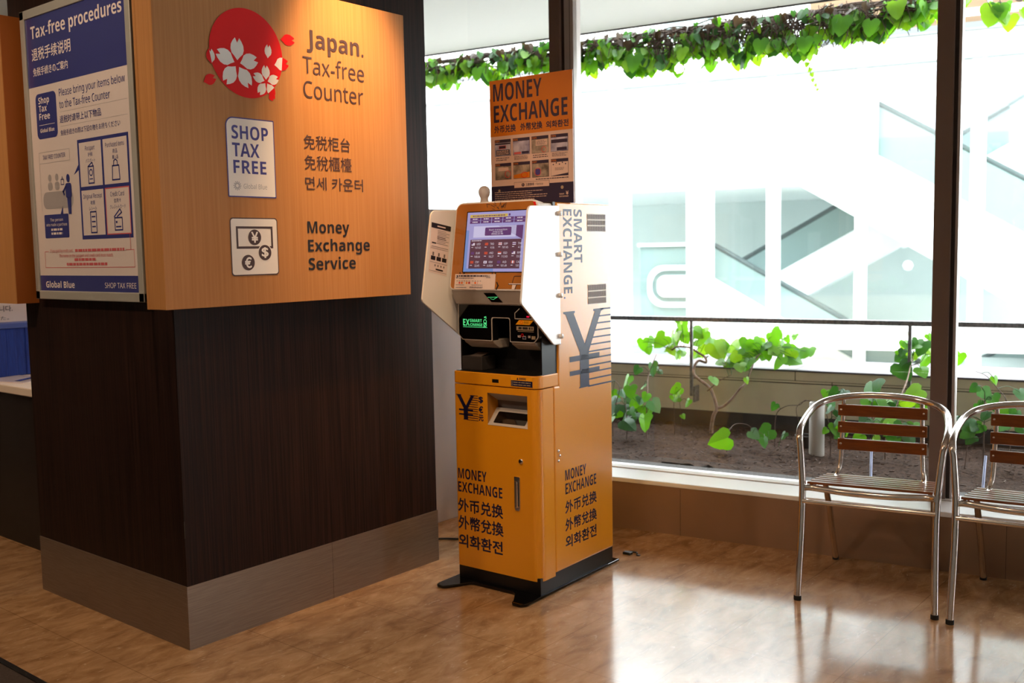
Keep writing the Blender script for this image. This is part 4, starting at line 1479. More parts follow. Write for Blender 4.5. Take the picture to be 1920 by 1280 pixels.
tag(b.build('cable_clip', None, (3.715, 2.378, 0.0)), 'small dark scrap with a curled wire on the floor beside the yellow machine', 'scrap')

# pale cabinet between the pillar and the machine, with a small white figure on it
b = MB()
b.box((0, 0, 0.0), (0.67, 0.10, 1.588), M_CAB, 0.004)
tag(b.build('grey_cabinet', None, (3.22, 3.475, 0), math.radians(-3)), 'plain pale grey cabinet standing behind the yellow machine beside the pillar', 'cabinet')
b = MB()
M_FROST = leaf_mat('frosted_white', (238, 232, 230), (240, 236, 234))
b.lathe([(0.024, 0), (0.024, 0.006), (0.019, 0.014), (0.0155, 0.026), (0.0165, 0.034), (0.0215, 0.044), (0.0245, 0.055), (0.0235, 0.067), (0.018, 0.077), (0.009, 0.0825), (0.0, 0.084)], M_FROST, 28)
tag(b.build('ornament', None, tuple(KO+V((math.cos(KR)*0.172-math.sin(KR)*0.385, math.sin(KR)*0.172+math.cos(KR)*0.385, 1.5635)))), 'small white round-headed ornament on top of the yellow machine, left of the orange poster', 'ornament')


# ================================================================== CHAIRS
def make_chair():
    root = thing('armchair', 'polished aluminium armchair with brown wooden slats below the window beside the dark mullion', 'chair')
    R = 0.0135
    kx, ky, kz = -0.205, 0.262, 0.622
    # arm loop
    half = [(kx, ky, kz), (kx+0.05, ky+0.006, kz+0.032), (-0.05, 0.264, 0.685), (0.05, 0.248, 0.712), (0.115, 0.205, 0.731), (0.150, 0.135, 0.744), (0.163, 0.06, 0.750)]
    loop = half+[(0.165, 0, 0.751)]+[(x, -y, z) for x, y, z in half[::-1]]
    MB().tube(spline(loop, 7), R, M_ALUP, 14).build('arm_rail', root)
    for s in (1, -1):
        leg = MB().tube(spline([(-0.292, s*0.247, 0.012), (-0.255, s*0.2425, 0.25), (-0.230, s*0.2435, 0.43), (-0.211, s*0.256, 0.585), (kx, s*ky, kz), (kx+0.012, s*(ky+0.002), kz+0.012)], 8), R, M_ALUP, 14).build('leg', root)
        MB().lathe([(0.0145, 0), (0.0145, 0.016), (0.013, 0.018)], M_RUBBER, 14, Matrix.Translation((-0.292, s*0.247, 0.0))).build('foot_cap', leg)
    for s in (1, -1):
        leg = MB().tube([(0.286, s*0.200, 0.012), (0.16, s*0.205, 0.246), (0.055, s*0.208, 0.405)], 0.0125, M_ALUP, 14).build('leg', root)
        MB().lathe([(0.0135, 0), (0.0135, 0.016), (0.012, 0.018)], M_RUBBER, 14, Matrix.Translation((0.287, s*0.200, 0.0))).build('foot_cap', leg)
    # back posts
    for s in (1, -1):
        MB().tube(spline([(0.02, s*0.175, 0.412), (0.085, s*0.172, 0.412), (0.125, s*0.166, 0.432), (0.142, s*0.160, 0.475), (0.152, s*0.156, 0.60), (0.160, s*0.152, 0.742)], 7), 0.0095, M_ALUP, 12).build('back_post', root)
    # seat frame
    b = MB()
    fr = [(-0.222, 0.205, 0.432), (-0.236, 0.10, 0.428), (-0.240, 0.0, 0.427), (-0.236, -0.10, 0.428), (-0.222, -0.205, 0.432)]
    b.tube(spline([(-0.236, 0.238, 0.434)]+fr+[(-0.236, -0.238, 0.434)], 6), 0.0125, M_ALUP, 12)
    for s in (1, -1):
        b.tube([(-0.222, s*0.222, 0.432), (0.13, s*0.205, 0.400)], 0.010, M_ALUP, 12)
    b.tube([(0.13, 0.205, 0.400), (0.13, -0.205, 0.400)], 0.010, M_ALUP, 12)
    b.build('seat_frame', root)
    b = MB()
    b.tube([(-0.250, 0.240, 0.383), (-0.250, -0.240, 0.381)], 0.0085, M_ALUP, 12)
    b.build('stretcher', root)
    # seat slats
    b = MB()
    for k in range(6):
        t = k/5
        x = -0.200+t*0.312
        w = 0.228-0.016*t
        z = 0.449-t*0.034
        b.box((-0.0205, -w, -0.005), (0.0205, w, 0.004), M_WOOD, 0, 1, Matrix.Translation((x, 0, z)) @ Matrix.Rotation(0.1085, 4, 'Y'))
    b.build('seat', root)
    # back slats with screws
    b = MB()
    for k in range(3):
        z1 = 0.712-k*0.0715
        x = 0.142-k*0.002
        b.box((x-0.008, -0.175, z1-0.048), (x+0.002, 0.172, z1), M_WOOD, 0.003)
        for s in (1, -1):
            b.lathe([(0.0045, 0), (0.0045, 0.001), (0.0, 0.0016)], M_CHROME, 10, Matrix.Translation((x-0.008, s*0.160, z1-0.022)) @ Matrix.Rotation(-PI/2, 4, 'Y'))
    b.build('backrest', root)
    return root


chair = make_chair()
chair.location = (3.953, 1.362, 0)
chair.rotation_euler = (0, 0, math.radians(11.8))


def copy_tree(o, parent=None):
    c = o.copy()
    COL.objects.link(c)
    c.parent = parent
    for ch in list(o.children):
        copy_tree(ch, c)
    return c


c2 = copy_tree(chair)
c2.location = (4.0235, 0.797, 0)
c2.rotation_euler = (0, 0, math.radians(7.7))
c2['label'] = 'polished aluminium armchair with brown wooden slats cut off by the right edge of the photo'
for c in (chair, c2):
    c['group'] = 'aluminium armchairs under the window'

# ================================================================== PLANTER AND PARAPET OUTDOORS (window frame)
b = MB()
nn, nu = 26, 150
vs, fs = [], []
for i in range(nn+1):
    for j in range(nu+1):
        n_ = 0.402+1.185*i/nn
        u_ = -4.0+7.6*j/nu
        vs.append((n_, u_, 0.245+random.uniform(-0.010, 0.014)+0.012*math.sin(u_*7+n_*9)*math.sin(n_*6)))
for i in range(nn):
    for j in range(nu):
        q = i*(nu+1)+j
        fs.append((q, q+nu+1, q+nu+2, q+1))
b.add(vs, fs, M_SOIL, True)
for k in range(900):     # bark chips
    n_, u_ = random.uniform(0.42, 1.5), random.uniform(-2.6, 1.2)
    L_, w_ = random.uniform(0.008, 0.03), random.uniform(0.002, 0.006)
    an = random.uniform(0, PI)
    M_ = Matrix.Translation((n_, u_, 0.257)) @ Matrix.Rotation(an, 4, 'Z') @ Matrix.Rotation(random.uniform(-.3, .3), 4, 'Y')
    b.box((-L_/2, -w_/2, -0.002), (L_/2, w_/2, 0.002), random.choice((M_TWIG, M_SOIL, M_TWIG)), 0, 1, M_)
o = b.build('planter_soil', None, WO, WR)
tag(o, 'dark brown soil and bark bed outside the window', 'soil', None, 'stuff')
b = MB()
b.box((0.295, -8, 0.05), (0.40, 7.2, 0.252), M_GRAVEL)
b.box((0.30, -8, 0.0), (1.588, 7.2, 0.20), M_SOIL)
struct(b.build('ground_bed', None, WO, WR))

b = MB()
b.box((1.60, -8, -4), (2.16, 7.2, 0.612), M_PARA)
b.box((1.5985, -8, 0.540), (1.601, 7.2, 0.545), M_JOINT)
b.box((1.5985, -8, 0.556), (1.601, 7.2, 0.559), M_JOINT)
b.box((1.59, -8, 0.20), (1.6005, 7.2, 0.340), M_DAMP)
b.box((1.592, -8, 0.612), (2.18, 7.2, 0.624), M_COPING, 0.004)
for u in (-3.7, -2.1, -0.486, 1.12, 2.7):
    b.box((1.5985, u-0.002, 0.558), (2.161, u+0.002, 0.6245), M_JOINT)
    b.box((1.5985, u-0.22, 0.2), (1.6012, u-0.216, 0.56), M_JOINT)
struct(b.build('wall_parapet', None, WO, WR))

rl = thing('balcony_railing', 'grey metal handrail on slim posts above the planter parapet', 'railing', tuple(WO), WR)
b = MB()
b.box((1.497, -8, 0.912), (1.543, 7.2, 0.940), M_RAIL, 0.004)
b.build('handrail', rl)
for u in (0.142, -1.146, -2.44, 1.43, 2.72, -3.73):
    b = MB()
    b.box((1.510, u-0.009, 0.44), (1.530, u+0.009, 0.915), M_RAIL, 0.002)
    b.box((1.52, u-0.022, 0.40), (1.600, u-0.008, 0.50), M_RAIL, 0.003)
    b.build('post', rl)


# ------------------------------------------------------------------ leaves
LEAF_OUT = [(0.0, 0.10), (0.16, -0.06), (0.36, -0.02), (0.50, 0.16), (0.47, 0.32), (0.40, 0.44), (0.36, 0.58), (0.22, 0.80), (0.0, 1.02)]


def leaf(mb, pos, size, face, tip, m, fold=0.18, droop=0.22):
    """an ivy leaf: its base at pos, facing along 'face', its tip pointing along 'tip'"""
    f = V(face).normalized()
    t = V(tip)
    t = (t-f*t.dot(f))
    if t.length < 1e-4:
        t = V((0, 0, -1))-f*f.z*-1
    t.normalize()
    x = t.cross(f)
    P = V(pos)

    def pt(a, b_):
        h = -fold*abs(a)*0.8-droop*b_*b_*0.5+0.03*math.sin(7*b_+5*a)
        return P+x*a*size+t*(b_-0.3)*size+f*h*size
    mid = [0.10, 0.30, 0.55, 0.80, 1.02]
    sideids = [(0, 1, 2, 3), (3, 4, 5), (5, 6), (6, 7), (7, 8)]
    vs, fs = [], []
    for sgn in (1, -1):
        base = len(vs)
        vs += [pt(0, m_) for m_ in mid]
        ob = len(vs)
        vs += [pt(a*sgn, b_) for a, b_ in LEAF_OUT]
        tri = [(0, 1, 2), ('m', 0, 2), ('m', 1, 0)]
        def mI(i): return base+i
        def oI(i): return ob+i
        F = [(mI(0), oI(1), oI(2)), (mI(0), oI(2), oI(3), mI(1)), (mI(1), oI(3), oI(4), oI(5)), (mI(1), oI(5), oI(6), mI(2)), (mI(2), oI(6), oI(7), mI(3)), (mI(3), oI(7), oI(8))]
        fs += F if sgn == 1 else [q[::-1] for q in F]
    mb.add(vs, fs, m, True)


def rface():
    return V((-random.uniform(0.35, 1.0), random.uniform(-0.7, 0.7), random.uniform(0.05, 1.0)))


def plant(name, label, leaves, stems, mats, base, extra=None, group='ivy plants in the window planter'):
    """one plant: all leaves as one part, all stems as another; coordinates in the window frame"""
    root = thing(name, label, 'plant', tuple(wpt(base[0], base[1], 0.25)), WR, group)
    b0 = V((base[0], base[1], 0.25))
    sb = MB()
    for path, r in stems:
        pts = spline(path, 6)
        n_ = len(pts)
        rs = [r*(1-0.6*i/n_) for i in range(n_)]
        sb.tube([p-b0 for p in pts], rs, M_BARK if r > 0.004 else M_TWIG, 8)
    lb = MB()
    nodes_ = [V(p) for path, r in stems for p in spline(path, 4)]
    for (n_, u_, z_, s_) in leaves:
        f = rface()
        tip = V((random.uniform(-0.7, 0.1), random.uniform(-0.9, 0.9), -random.uniform(0.2, 1.0)))
        leaf(lb, V((n_, u_, z_))-b0, s_*1.05, f, tip, random.choice(mats), random.uniform(0.05, 0.3), random.uniform(0.0, 0.5))
        if nodes_:
            c = min(nodes_, key=lambda q: (q-V((n_, u_, z_))).length)
            d = (c-V((n_, u_, z_))).length
            if 0.02 < d < 0.3:
                mid = (c+V((n_, u_, z_)))/2+V((0, 0, 0.02))
                sb.tube([q-b0 for q in spline([c, mid, V((n_, u_, z_))], 4)], 0.0016, M_LEAF3, 5)
    lb.build('foliage', root)
    sb.build('stem', root)
    return root


G = [M_LEAF1, M_LEAF1, M_LEAF2, M_LEAF1]
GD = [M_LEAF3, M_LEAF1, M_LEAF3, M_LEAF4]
PA = [(1.55, 0.482, 0.768, 0.081), (1.6, 0.454, 0.784, 0.067), (1.6, 0.365, 0.79, 0.112), (1.65, 0.321, 0.749, 0.098), (1.6, 0.269, 0.823, 0.082), (1.6, 0.23, 0.869, 0.089), (1.65, 0.241, 0.804, 0.083), (1.55, 0.223, 0.914, 0.044), (1.6, 0.137, 0.841, 0.104), (1.6, 0.09, 0.82, 0.097), (1.7, 0.157, 0.772, 0.091), (1.55, -0.003, 0.747, 0.126), (1.6, -0.031, 0.757, 0.112), (1.65, 0.123, 0.725, 0.083), (1.7, 0.204, 0.695, 0.068), (1.7, 0.268, 0.693, 0.061), (1.6, 0.309, 0.724, 0.067)]
PB = [(1.5, -0.149, 0.706, 0.081), (1.55, -0.144, 0.722, 0.096), (1.6, -0.187, 0.784, 0.097), (1.6, -0.238, 0.779, 0.104), (1.65, -0.253, 0.745, 0.105), (1.6, -0.209, 0.734, 0.104), (1.6, -0.304, 0.773, 0.097), (1.6, -0.346, 0.825, 0.097), (1.65, -0.347, 0.777, 0.083), (1.6, -0.318, 0.731, 0.089), (1.6, -0.375, 0.754, 0.104), (1.55, -0.41, 0.689, 0.096), (1.6, -0.461, 0.693, 0.112), (1.65, -0.497, 0.718, 0.083), (1.6, -0.551, 0.739, 0.082), (1.7, -0.406, 0.804, 0.053), (1.5, -0.064, 0.666, 0.073), (1.5, -0.101, 0.664, 0.073), (1.5, -0.225, 0.673, 0.095), (1.45, -0.19, 0.655, 0.08), (1.4, -0.248, 0.579, 0.043), (1.35, -0.062, 0.576, 0.072), (1.6, -0.232, 0.692, 0.089)]
A1 = [(1.35, -0.045, 0.246), (1.35, -0.048, 0.296), (1.35, -0.059, 0.354), (1.36, -0.074, 0.397), (1.38, -0.052, 0.457), (1.42, -0.009, 0.514), (1.45, 0.069, 0.557), (1.47, 0.11, 0.589), (1.5, 0.113, 0.637), (1.53, 0.097, 0.664), (1.55, 0.058, 0.652), (1.58, 0.076, 0.682), (1.6, 0.129, 0.708), (1.6, 0.183, 0.736), (1.6, 0.262, 0.741), (1.6, 0.305, 0.716)]
A2 = [(1.36, -0.074, 0.397), (1.38, -0.111, 0.41), (1.4, -0.155, 0.453), (1.42, -0.2, 0.517), (1.45, -0.226, 0.55), (1.5, -0.247, 0.631), (1.55, -0.254, 0.683), (1.6, -0.289, 0.737)]
A3 = [(1.4, -0.001, 0.494), (1.42, -0.076, 0.561), (1.45, -0.139, 0.596)]
PA += [(n_+0.06, u_+random.uniform(-.05, .05), z_+random.uniform(-.04, .03), s_*0.95) for n_, u_, z_, s_ in PA]
PB += [(n_+0.06, u_+random.uniform(-.05, .05), z_+random.uniform(-.04, .03), s_*0.95) for n_, u_, z_, s_ in PB[:18]]
PC = [(1.1, 0.395, 0.584, 0.09), (1.2, 0.368, 0.638, 0.063), (1.2, 0.276, 0.656, 0.091), (1.25, 0.281, 0.636, 0.071), (1.0, 0.337, 0.543, 0.088), (1.1, 0.289, 0.554, 0.048), (1.0, 0.233, 0.507, 0.061), (1.0, 0.27, 0.484, 0.061), (1.1, 0.388, 0.47, 0.083), (1.1, 0.481, 0.457, 0.076), (1.0, 0.368, 0.429, 0.075), (0.9, 0.148, 0.478, 0.087), (1.0, 0.211, 0.425, 0.075), (0.9, 0.295, 0.413, 0.087), (0.8, 0.165, 0.404, 0.105), (0.8, 0.274, 0.376, 0.105), (0.9, 0.266, 0.402, 0.073), (1.0, 0.436, 0.424, 0.081), (1.1, 0.434, 0.503, 0.062), (1.0, 0.256, 0.422, 0.068), (1.2, 0.231, 0.63, 0.042)]
plant('ivy_plant', 'large ivy with a twisted woody trunk and bright leaves reaching over the parapet', PA+PB, [(A1, 0.0125), (A2, 0.009), (A3, 0.004)], G, (1.35, -0.045))
PC += [(n_+0.12, u_+0.16, z_-0.01, s_) for n_, u_, z_, s_ in PC[8:20]]
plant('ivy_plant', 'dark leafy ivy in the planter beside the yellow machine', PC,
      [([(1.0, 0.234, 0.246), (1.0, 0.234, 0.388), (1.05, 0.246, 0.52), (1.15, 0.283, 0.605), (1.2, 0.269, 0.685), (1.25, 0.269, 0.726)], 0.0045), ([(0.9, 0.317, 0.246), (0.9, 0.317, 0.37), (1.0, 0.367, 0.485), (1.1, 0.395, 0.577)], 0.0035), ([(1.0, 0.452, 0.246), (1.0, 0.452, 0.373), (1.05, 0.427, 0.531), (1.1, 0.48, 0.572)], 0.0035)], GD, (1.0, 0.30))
PD = [(1.2, 0.112, 0.529, 0.077), (1.2, 0.142, 0.478, 0.049), (1.15, 0.093, 0.48, 0.056), (1.2, 0.046, 0.455, 0.056), (1.2, 0.119, 0.507, 0.063), (1.2, 0.083, 0.368, 0.035)]
plant('ivy_seedling', 'small upright ivy seedling in front of the twisted trunk ivy, left of the railing post', PD, [([(1.2, 0.135, 0.246), (1.2, 0.135, 0.3), (1.2, 0.138, 0.435), (1.2, 0.131, 0.507)], 0.003), ([(1.2, 0.094, 0.246), (1.2, 0.094, 0.367), (1.2, 0.105, 0.473)], 0.0025)], G, (1.2, 0.12))
PE = [(0.75, -0.317, 0.335, 0.124), (0.9, -0.433, 0.352, 0.067), (0.95, -0.503, 0.355, 0.101), (0.8, -0.526, 0.335, 0.059), (1.0, -0.58, 0.34, 0.048)]
plant('ivy_runner', 'ivy runner with a few pale leaves trailing over the bare soil', PE, [([(0.8, -0.32, 0.25), (0.8, -0.32, 0.34), (0.9, -0.328, 0.39), (0.95, -0.379, 0.388), (0.95, -0.418, 0.368), (0.9, -0.498, 0.344), (0.98, -0.58, 0.25)], 0.0025)], [M_LEAF4, M_LEAF3, M_LEAF1], (0.8, -0.32))
PF = [(1.0, -0.806, 0.582, 0.062), (1.0, -0.855, 0.589, 0.07), (1.0, -0.896, 0.591, 0.062), (1.0, -0.825, 0.5, 0.054), (1.0, -0.87, 0.481, 0.062), (0.95, -0.874, 0.453, 0.077), (0.95, -0.902, 0.412, 0.077), (0.95, -0.861, 0.409, 0.069), (0.9, -0.827, 0.397, 0.038), (0.95, -0.889, 0.383, 0.062), (1.05, -0.817, 0.521, 0.055)]
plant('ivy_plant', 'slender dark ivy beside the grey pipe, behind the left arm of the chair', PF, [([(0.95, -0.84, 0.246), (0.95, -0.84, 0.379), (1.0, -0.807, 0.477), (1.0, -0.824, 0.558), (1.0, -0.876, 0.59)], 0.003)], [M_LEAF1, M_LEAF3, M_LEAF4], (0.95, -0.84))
PG = [(1.1, -1.021, 0.62, 0.134), (1.1, -1.248, 0.604, 0.103), (1.15, -0.999, 0.525, 0.095), (1.15, -1.041, 0.513, 0.087), (1.1, -1.096, 0.538, 0.095), (1.1, -1.144, 0.52, 0.095), (1.1, -1.196, 0.544, 0.087), (1.1, -1.171, 0.5, 0.071), (1.0, -1.014, 0.448, 0.085), (1.0, -1.081, 0.446, 0.085), (1.0, -1.148, 0.443, 0.093), (1.0, -1.055, 0.415, 0.078), (0.95, -1.13, 0.422, 0.077), (0.95, -1.195, 0.434, 0.085), (1.0, -1.246, 0.436, 0.078), (0.95, -0.991, 0.369, 0.069), (0.95, -1.065, 0.368, 0.077), (0.95, -1.157, 0.375, 0.085), (0.95, -1.234, 0.381, 0.077), (1.1, -1.269, 0.528, 0.063)]
PH = [(1.6, -1.11, 0.807, 0.068), (1.6, -1.153, 0.816, 0.06), (1.6, -1.203, 0.803, 0.102), (1.65, -1.225, 0.768, 0.077), (1.6, -1.117, 0.785, 0.077), (1.6, -1.104, 0.738, 0.094), (1.55, -1.104, 0.766, 0.051), (1.6, -1.167, 0.794, 0.077), (1.6, -1.222, 0.72, 0.085), (1.5, -1.106, 0.676, 0.126), (1.5, -1.212, 0.67, 0.084), (1.65, -1.227, 0.845, 0.043), (1.65, -1.169, 0.728, 0.051), (1.6, -1.154, 0.74, 0.051), (1.6, -1.395, 0.741, 0.077), (1.6, -1.075, 0.752, 0.043)]
plant('ivy_plant', 'bushy ivy seen through the chair back and climbing the railing post by the mullion', PG+PH, [([(1.0, -1.11, 0.246), (1.0, -1.11, 0.334), (1.05, -1.133, 0.456), (1.1, -1.153, 0.535), (1.3, -1.165, 0.624), (1.5, -1.155, 0.69), (1.6, -1.154, 0.732)], 0.006), ([(1.0, -1.042, 0.246), (1.0, -1.042, 0.386), (1.1, -1.022, 0.527), (1.1, -1.034, 0.614)], 0.004), ([(1.5, -1.155, 0.69), (1.6, -1.19, 0.696), (1.6, -1.218, 0.742)], 0.003)], [M_LEAF1, M_LEAF1, M_LEAF2, M_LEAF3], (1.0, -1.10))
PI_ = [(1.0, -1.536, 0.653, 0.054), (1.1, -1.565, 0.615, 0.071), (1.1, -1.602, 0.583, 0.087), (1.3, -1.597, 0.66, 0.049), (0.9, -1.525, 0.473, 0.076), (0.9, -1.514, 0.439, 0.069), (0.9, -1.549, 0.481, 0.069), (1.0, -1.484, 0.488, 0.062), (0.9, -1.567, 0.47, 0.061), (0.9, -1.532, 0.414, 0.061), (1.0, -1.587, 0.522, 0.062), (1.1, -1.542, 0.545, 0.063), (1.0, -1.453, 0.493, 0.047)]
PJ = [(1.0, -1.682, 0.535, 0.101), (1.0, -1.718, 0.531, 0.07), (1.0, -1.666, 0.474, 0.07), (1.3, -1.717, 0.597, 0.065), (1.0, -1.743, 0.466, 0.07), (1.0, -1.80, 0.50, 0.08), (1.05, -1.86, 0.45, 0.09)]
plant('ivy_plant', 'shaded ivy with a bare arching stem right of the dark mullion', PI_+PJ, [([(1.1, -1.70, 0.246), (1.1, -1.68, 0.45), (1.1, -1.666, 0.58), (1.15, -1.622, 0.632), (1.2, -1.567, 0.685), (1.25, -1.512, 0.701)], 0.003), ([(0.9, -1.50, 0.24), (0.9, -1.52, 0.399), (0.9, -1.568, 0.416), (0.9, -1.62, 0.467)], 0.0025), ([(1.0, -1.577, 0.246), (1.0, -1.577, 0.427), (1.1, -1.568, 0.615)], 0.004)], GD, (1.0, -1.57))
b = MB()
b.lathe([(0.040, 0), (0.040, 0.285), (0.036, 0.29), (0.034, 0.29), (0.034, 0.24)], M_PIPE, 22)
tag(b.build('stub_pipe', None, tuple(wpt(0.96, -0.765, 0.245))), 'short grey pipe standing in the soil behind the chair arm', 'pipe')
b = MB()
b.lathe([(0.035, 0), (0.05, 0.07), (0.052, 0.075), (0.048, 0.075), (0.045, 0.06)], M_BLACK, 20)
tag(b.build('plant_pot', None, tuple(wpt(1.12, -0.66, 0.245))), 'small black plant pot on the soil beside the grey pipe', 'pot')
plant('bare_vine', 'thin leafless vine arching over the black pot', [(1.1, -0.50, 0.48, 0.05)], [([(1.1, -0.50, 0.246), (1.1, -0.507, 0.423), (1.1, -0.565, 0.48), (1.1, -0.636, 0.491), (1.1, -0.668, 0.519), (1.1, -0.706, 0.508)], 0.0028), ([(1.12, -0.66, 0.30), (1.1, -0.62, 0.47), (1.1, -0.70, 0.52), (1.08, -0.73, 0.45)], 0.0022)], GD, (1.1, -0.50))
for (n_, u_, tilt, lab) in ((0.47, -1.134, -0.14, 'pale plastic garden stake in the soil behind the chair with the full seat in view'), (0.48, -1.618, 0.02, 'pale plastic garden stake in the soil left of the backrest of the cut-off chair')):
    b = MB().tube([(0, 0, -0.03), (0.10, -tilt*0.12, 0.14)], 0.006, M_STAKE, 10)
    tag(b.build('garden_stake', None, tuple(wpt(n_, u_, 0.25)), WR), lab, 'stake', 'garden stakes in the planter')

# ------------------------------------------------------------------ soffit with hanging ivy
b = MB()
b.box((0.30, -8, 2.80), (1.675, 7.2, 2.95), M_SOFFIT)
b.box((1.675, -8, 2.793), (1.697, 7.2, 2.95), M_KDGREY)
for u in (-0.35, 1.57, 3.5, -2.3):
    b.box((1.665, u-0.004, 2.797), (1.698, u+0.004, 2.82), M_JOINT)
b.box((0.31, -8, 2.95), (1.66, 7.2, 3.5), M_FLASH)
struct(b.build('soffit', None, WO, WR))
struct(MB().box((1.89, -8, 2.775), (1.92, 7.2, 2.80), M_JOINT).build('trim_3', None, WO, WR))

prof_pts = [(-2.649, 2.724), (-1.728, 2.724), (-1.587, 2.594), (-1.457, 2.594), (-1.349, 2.724), (-1.186, 2.67), (-1.056, 2.68), (-0.883, 2.594), (-0.764, 2.643), (-0.59, 2.583), (-0.449, 2.54), (-0.287, 2.583), (-0.103, 2.55), (0.049, 2.561), (0.223, 2.615), (0.363, 2.583), (0.494, 2.626), (0.634, 2.545), (0.819, 2.648), (1.035, 2.615), (1.252, 2.648), (1.382, 2.67), (1.686, 2.615), (2.011, 2.659), (2.282, 2.626), (2.661, 2.615), (3.203, 2.648), (4.07, 2.648)]


def low(u):
    for (a0, z0), (a1, z1) in zip(prof_pts, prof_pts[1:]):
        if a0 <= u <= a1:
            return z0+(z1-z0)*(u-a0)/(a1-a0)
    return 2.6


iv = thing('hanging_ivy', 'bright green ivy hanging in a fringe from the white soffit edge outside the window', 'plant', tuple(WO), WR)
iv['kind'] = 'stuff'
b = MB()
tw = MB()
cell = {}
for k in range(2100):
    u = random.uniform(-2.2, 3.9)
    if -2.2 < u < -1.24 and random.random() < 0.85:
        continue
    zl = low(u)+cell.setdefault(int(u*14+100), random.uniform(-0.055, 0.055))
    n_ = random.uniform(1.80, 2.02)
    t = random.random()**0.85
    z = 2.805-(2.805-zl)*t
    s = random.uniform(0.040, 0.080) if t < 0.6 else random.uniform(0.06, 0.105)
    f = V((-random.uniform(0.3, 1), random.uniform(-0.8, 0.8), random.uniform(-0.2, 0.7)))
    tip = V((random.uniform(-0.3, 0.2), random.uniform(-0.5, 0.5), -1))
    mm = random.choice([M_LEAF1, M_LEAF1, M_LEAF2, M_LEAF2, M_LEAF3, M_LEAF1])
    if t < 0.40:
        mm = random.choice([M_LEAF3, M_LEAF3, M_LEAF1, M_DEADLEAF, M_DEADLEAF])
    leaf(b, (n_, u, z), s, f, tip, mm, random.uniform(0.02, 0.25), random.uniform(0, 0.4))
for (u, z, s) in [(0.629, 2.61, 0.128), (-1.5, 2.643, 0.135), (-1.544, 2.648, 0.098), (-0.482, 2.594, 0.108), (-0.211, 2.615, 0.108), (-0.861, 2.648, 0.108), (0.298, 2.626, 0.098), (-0.699, 2.686, 0.13), (-1.002, 2.735, 0.119), (1.848, 2.659, 0.108)]:
    leaf(b, (1.78, u, z), s, (-1, random.uniform(-.2, .2), 0.25), (0, random.uniform(-.2, .2), -1), random.choice([M_LEAF1, M_LEAF1, M_LEAF2]), 0.1, 0.15)
# thin runner with tiny leaves
for k, (u, z) in enumerate([(-0.466, 2.512), (-0.482, 2.475), (-0.498, 2.442), (-0.509, 2.41), (-0.52, 2.377), (-0.536, 2.345), (-0.552, 2.317)]):
    leaf(b, (1.85, u+random.uniform(-.01, .01), z), 0.039-0.003*k, (-1, random.uniform(-.6, .6), 0.2), (0, random.uniform(-.6, .6), -1), M_LEAF2, 0.1, 0.1)
b.build('leaves', iv)
tw.tube(spline([(1.85, -0.449, 2.594), (1.85, -0.482, 2.485), (1.85, -0.514, 2.388), (1.85, -0.558, 2.307)], 5), 0.0014, M_LEAF3, 5)
for k in range(900):
    u = random.uniform(-1.1, 3.6)
    if random.random() < 0.5:
        u = random.uniform(-0.85, 0.55)
    n_ = random.uniform(1.80, 2.0)
    z0 = random.uniform(2.70, 2.815)
    L_ = random.uniform(0.06, 0.18)
    tw.tube([(n_, u, z0), (n_+random.uniform(-.02, .02), u+random.uniform(-.03, .03), z0-L_*0.5), (n_+random.uniform(-.03, .03), u+random.uniform(-.05, .05), z0-L_)], 0.0026, M_TWIG, 5, False, True, False)
for k in range(190):
    u = random.uniform(-1.3, 3.6)
    z0 = random.uniform(2.70, 2.80)
    tw.tube(spline([(1.82, u, z0), (1.88, u+0.13, z0+random.uniform(-.04, .03)), (1.85, u+0.28, z0-0.02)], 4), 0.0045, M_TWIG, 6)
tw.tube(spline([(1.80, -1.457, 2.81), (1.79, -1.468, 2.724), (1.785, -1.495, 2.659)], 4), 0.002, M_TWIG, 5)
tw.tube(spline([(1.80, -1.522, 2.81), (1.79, -1.538, 2.702), (1.785, -1.549, 2.637)], 4), 0.002, M_TWIG, 5)
tw.build('twigs', iv)

# ================================================================== BUILDING ACROSS THE COURT (its own frame)
def fobj(mb, name, **k):
    return mb.build(name, None, (FO.x, FO.y, 0), FR)


b = MB()
b.box((4.2, -4.2, -4), (4.4, 12, 4.4), M_OUTGREY)          # inner back wall
b.box((0.6, -4.2, 2.04), (4.2, 12, 2.16), M_OUTWHITE)     # inner ceiling slab
b.box((0.15, -4.2, -0.15), (4.2, 12, 0.03), M_OUTGREY)
b.box((-0.05, -4.2, 3.19), (0.5, 12, 3.47), M_OUTWHITE)
b.box((-0.12, -4.2, 3.455), (-0.05, 12, 3.475), M_OUTLINE)
b.box((-0.12, -4.2, 3.18), (-0.05, 12, 3.20), M_OUTLINE)
b.box((-0.05, -4.2, 0.25), (0.35, 12, 0.50), M_OUTWHITE)
b.box((-0.10, -4.2, 0.445), (-0.05, 12, 0.455), M_OUTLINE)
b.box((0.9, -4.2, 3.60), (1.2, 0.5, 4.5), M_OUTTAN)
b.box((0.55, -4.2, 3.50), (0.9, 0.5, 3.66), M_OUTDARK)
b.box((0.9, 0.5, 3.4), (1.2, 12, 4.4), M_OUTWHITE)
b.box((0.5, -4.2, 3.40), (1.8, 12, 3.50), M_OUTGREY)
b.box((-0.04, -4.2, 3.62), (0.04, 12, 3.68), M_OUTWHITE)
for u in (-3.4, -1.35, 0.55, 2.5, 4.4, 6.3):
    b.box((-0.02, u-0.02, 3.47), (0.02, u+0.02, 4.2), M_OUTGREY)
b.box((0.20, -0.3, 2.16), (0.38, 12, 3.2), M_OUTWHITE)
struct(b.build('wall_opposite', None, (FO.x, FO.y, 0), FR))
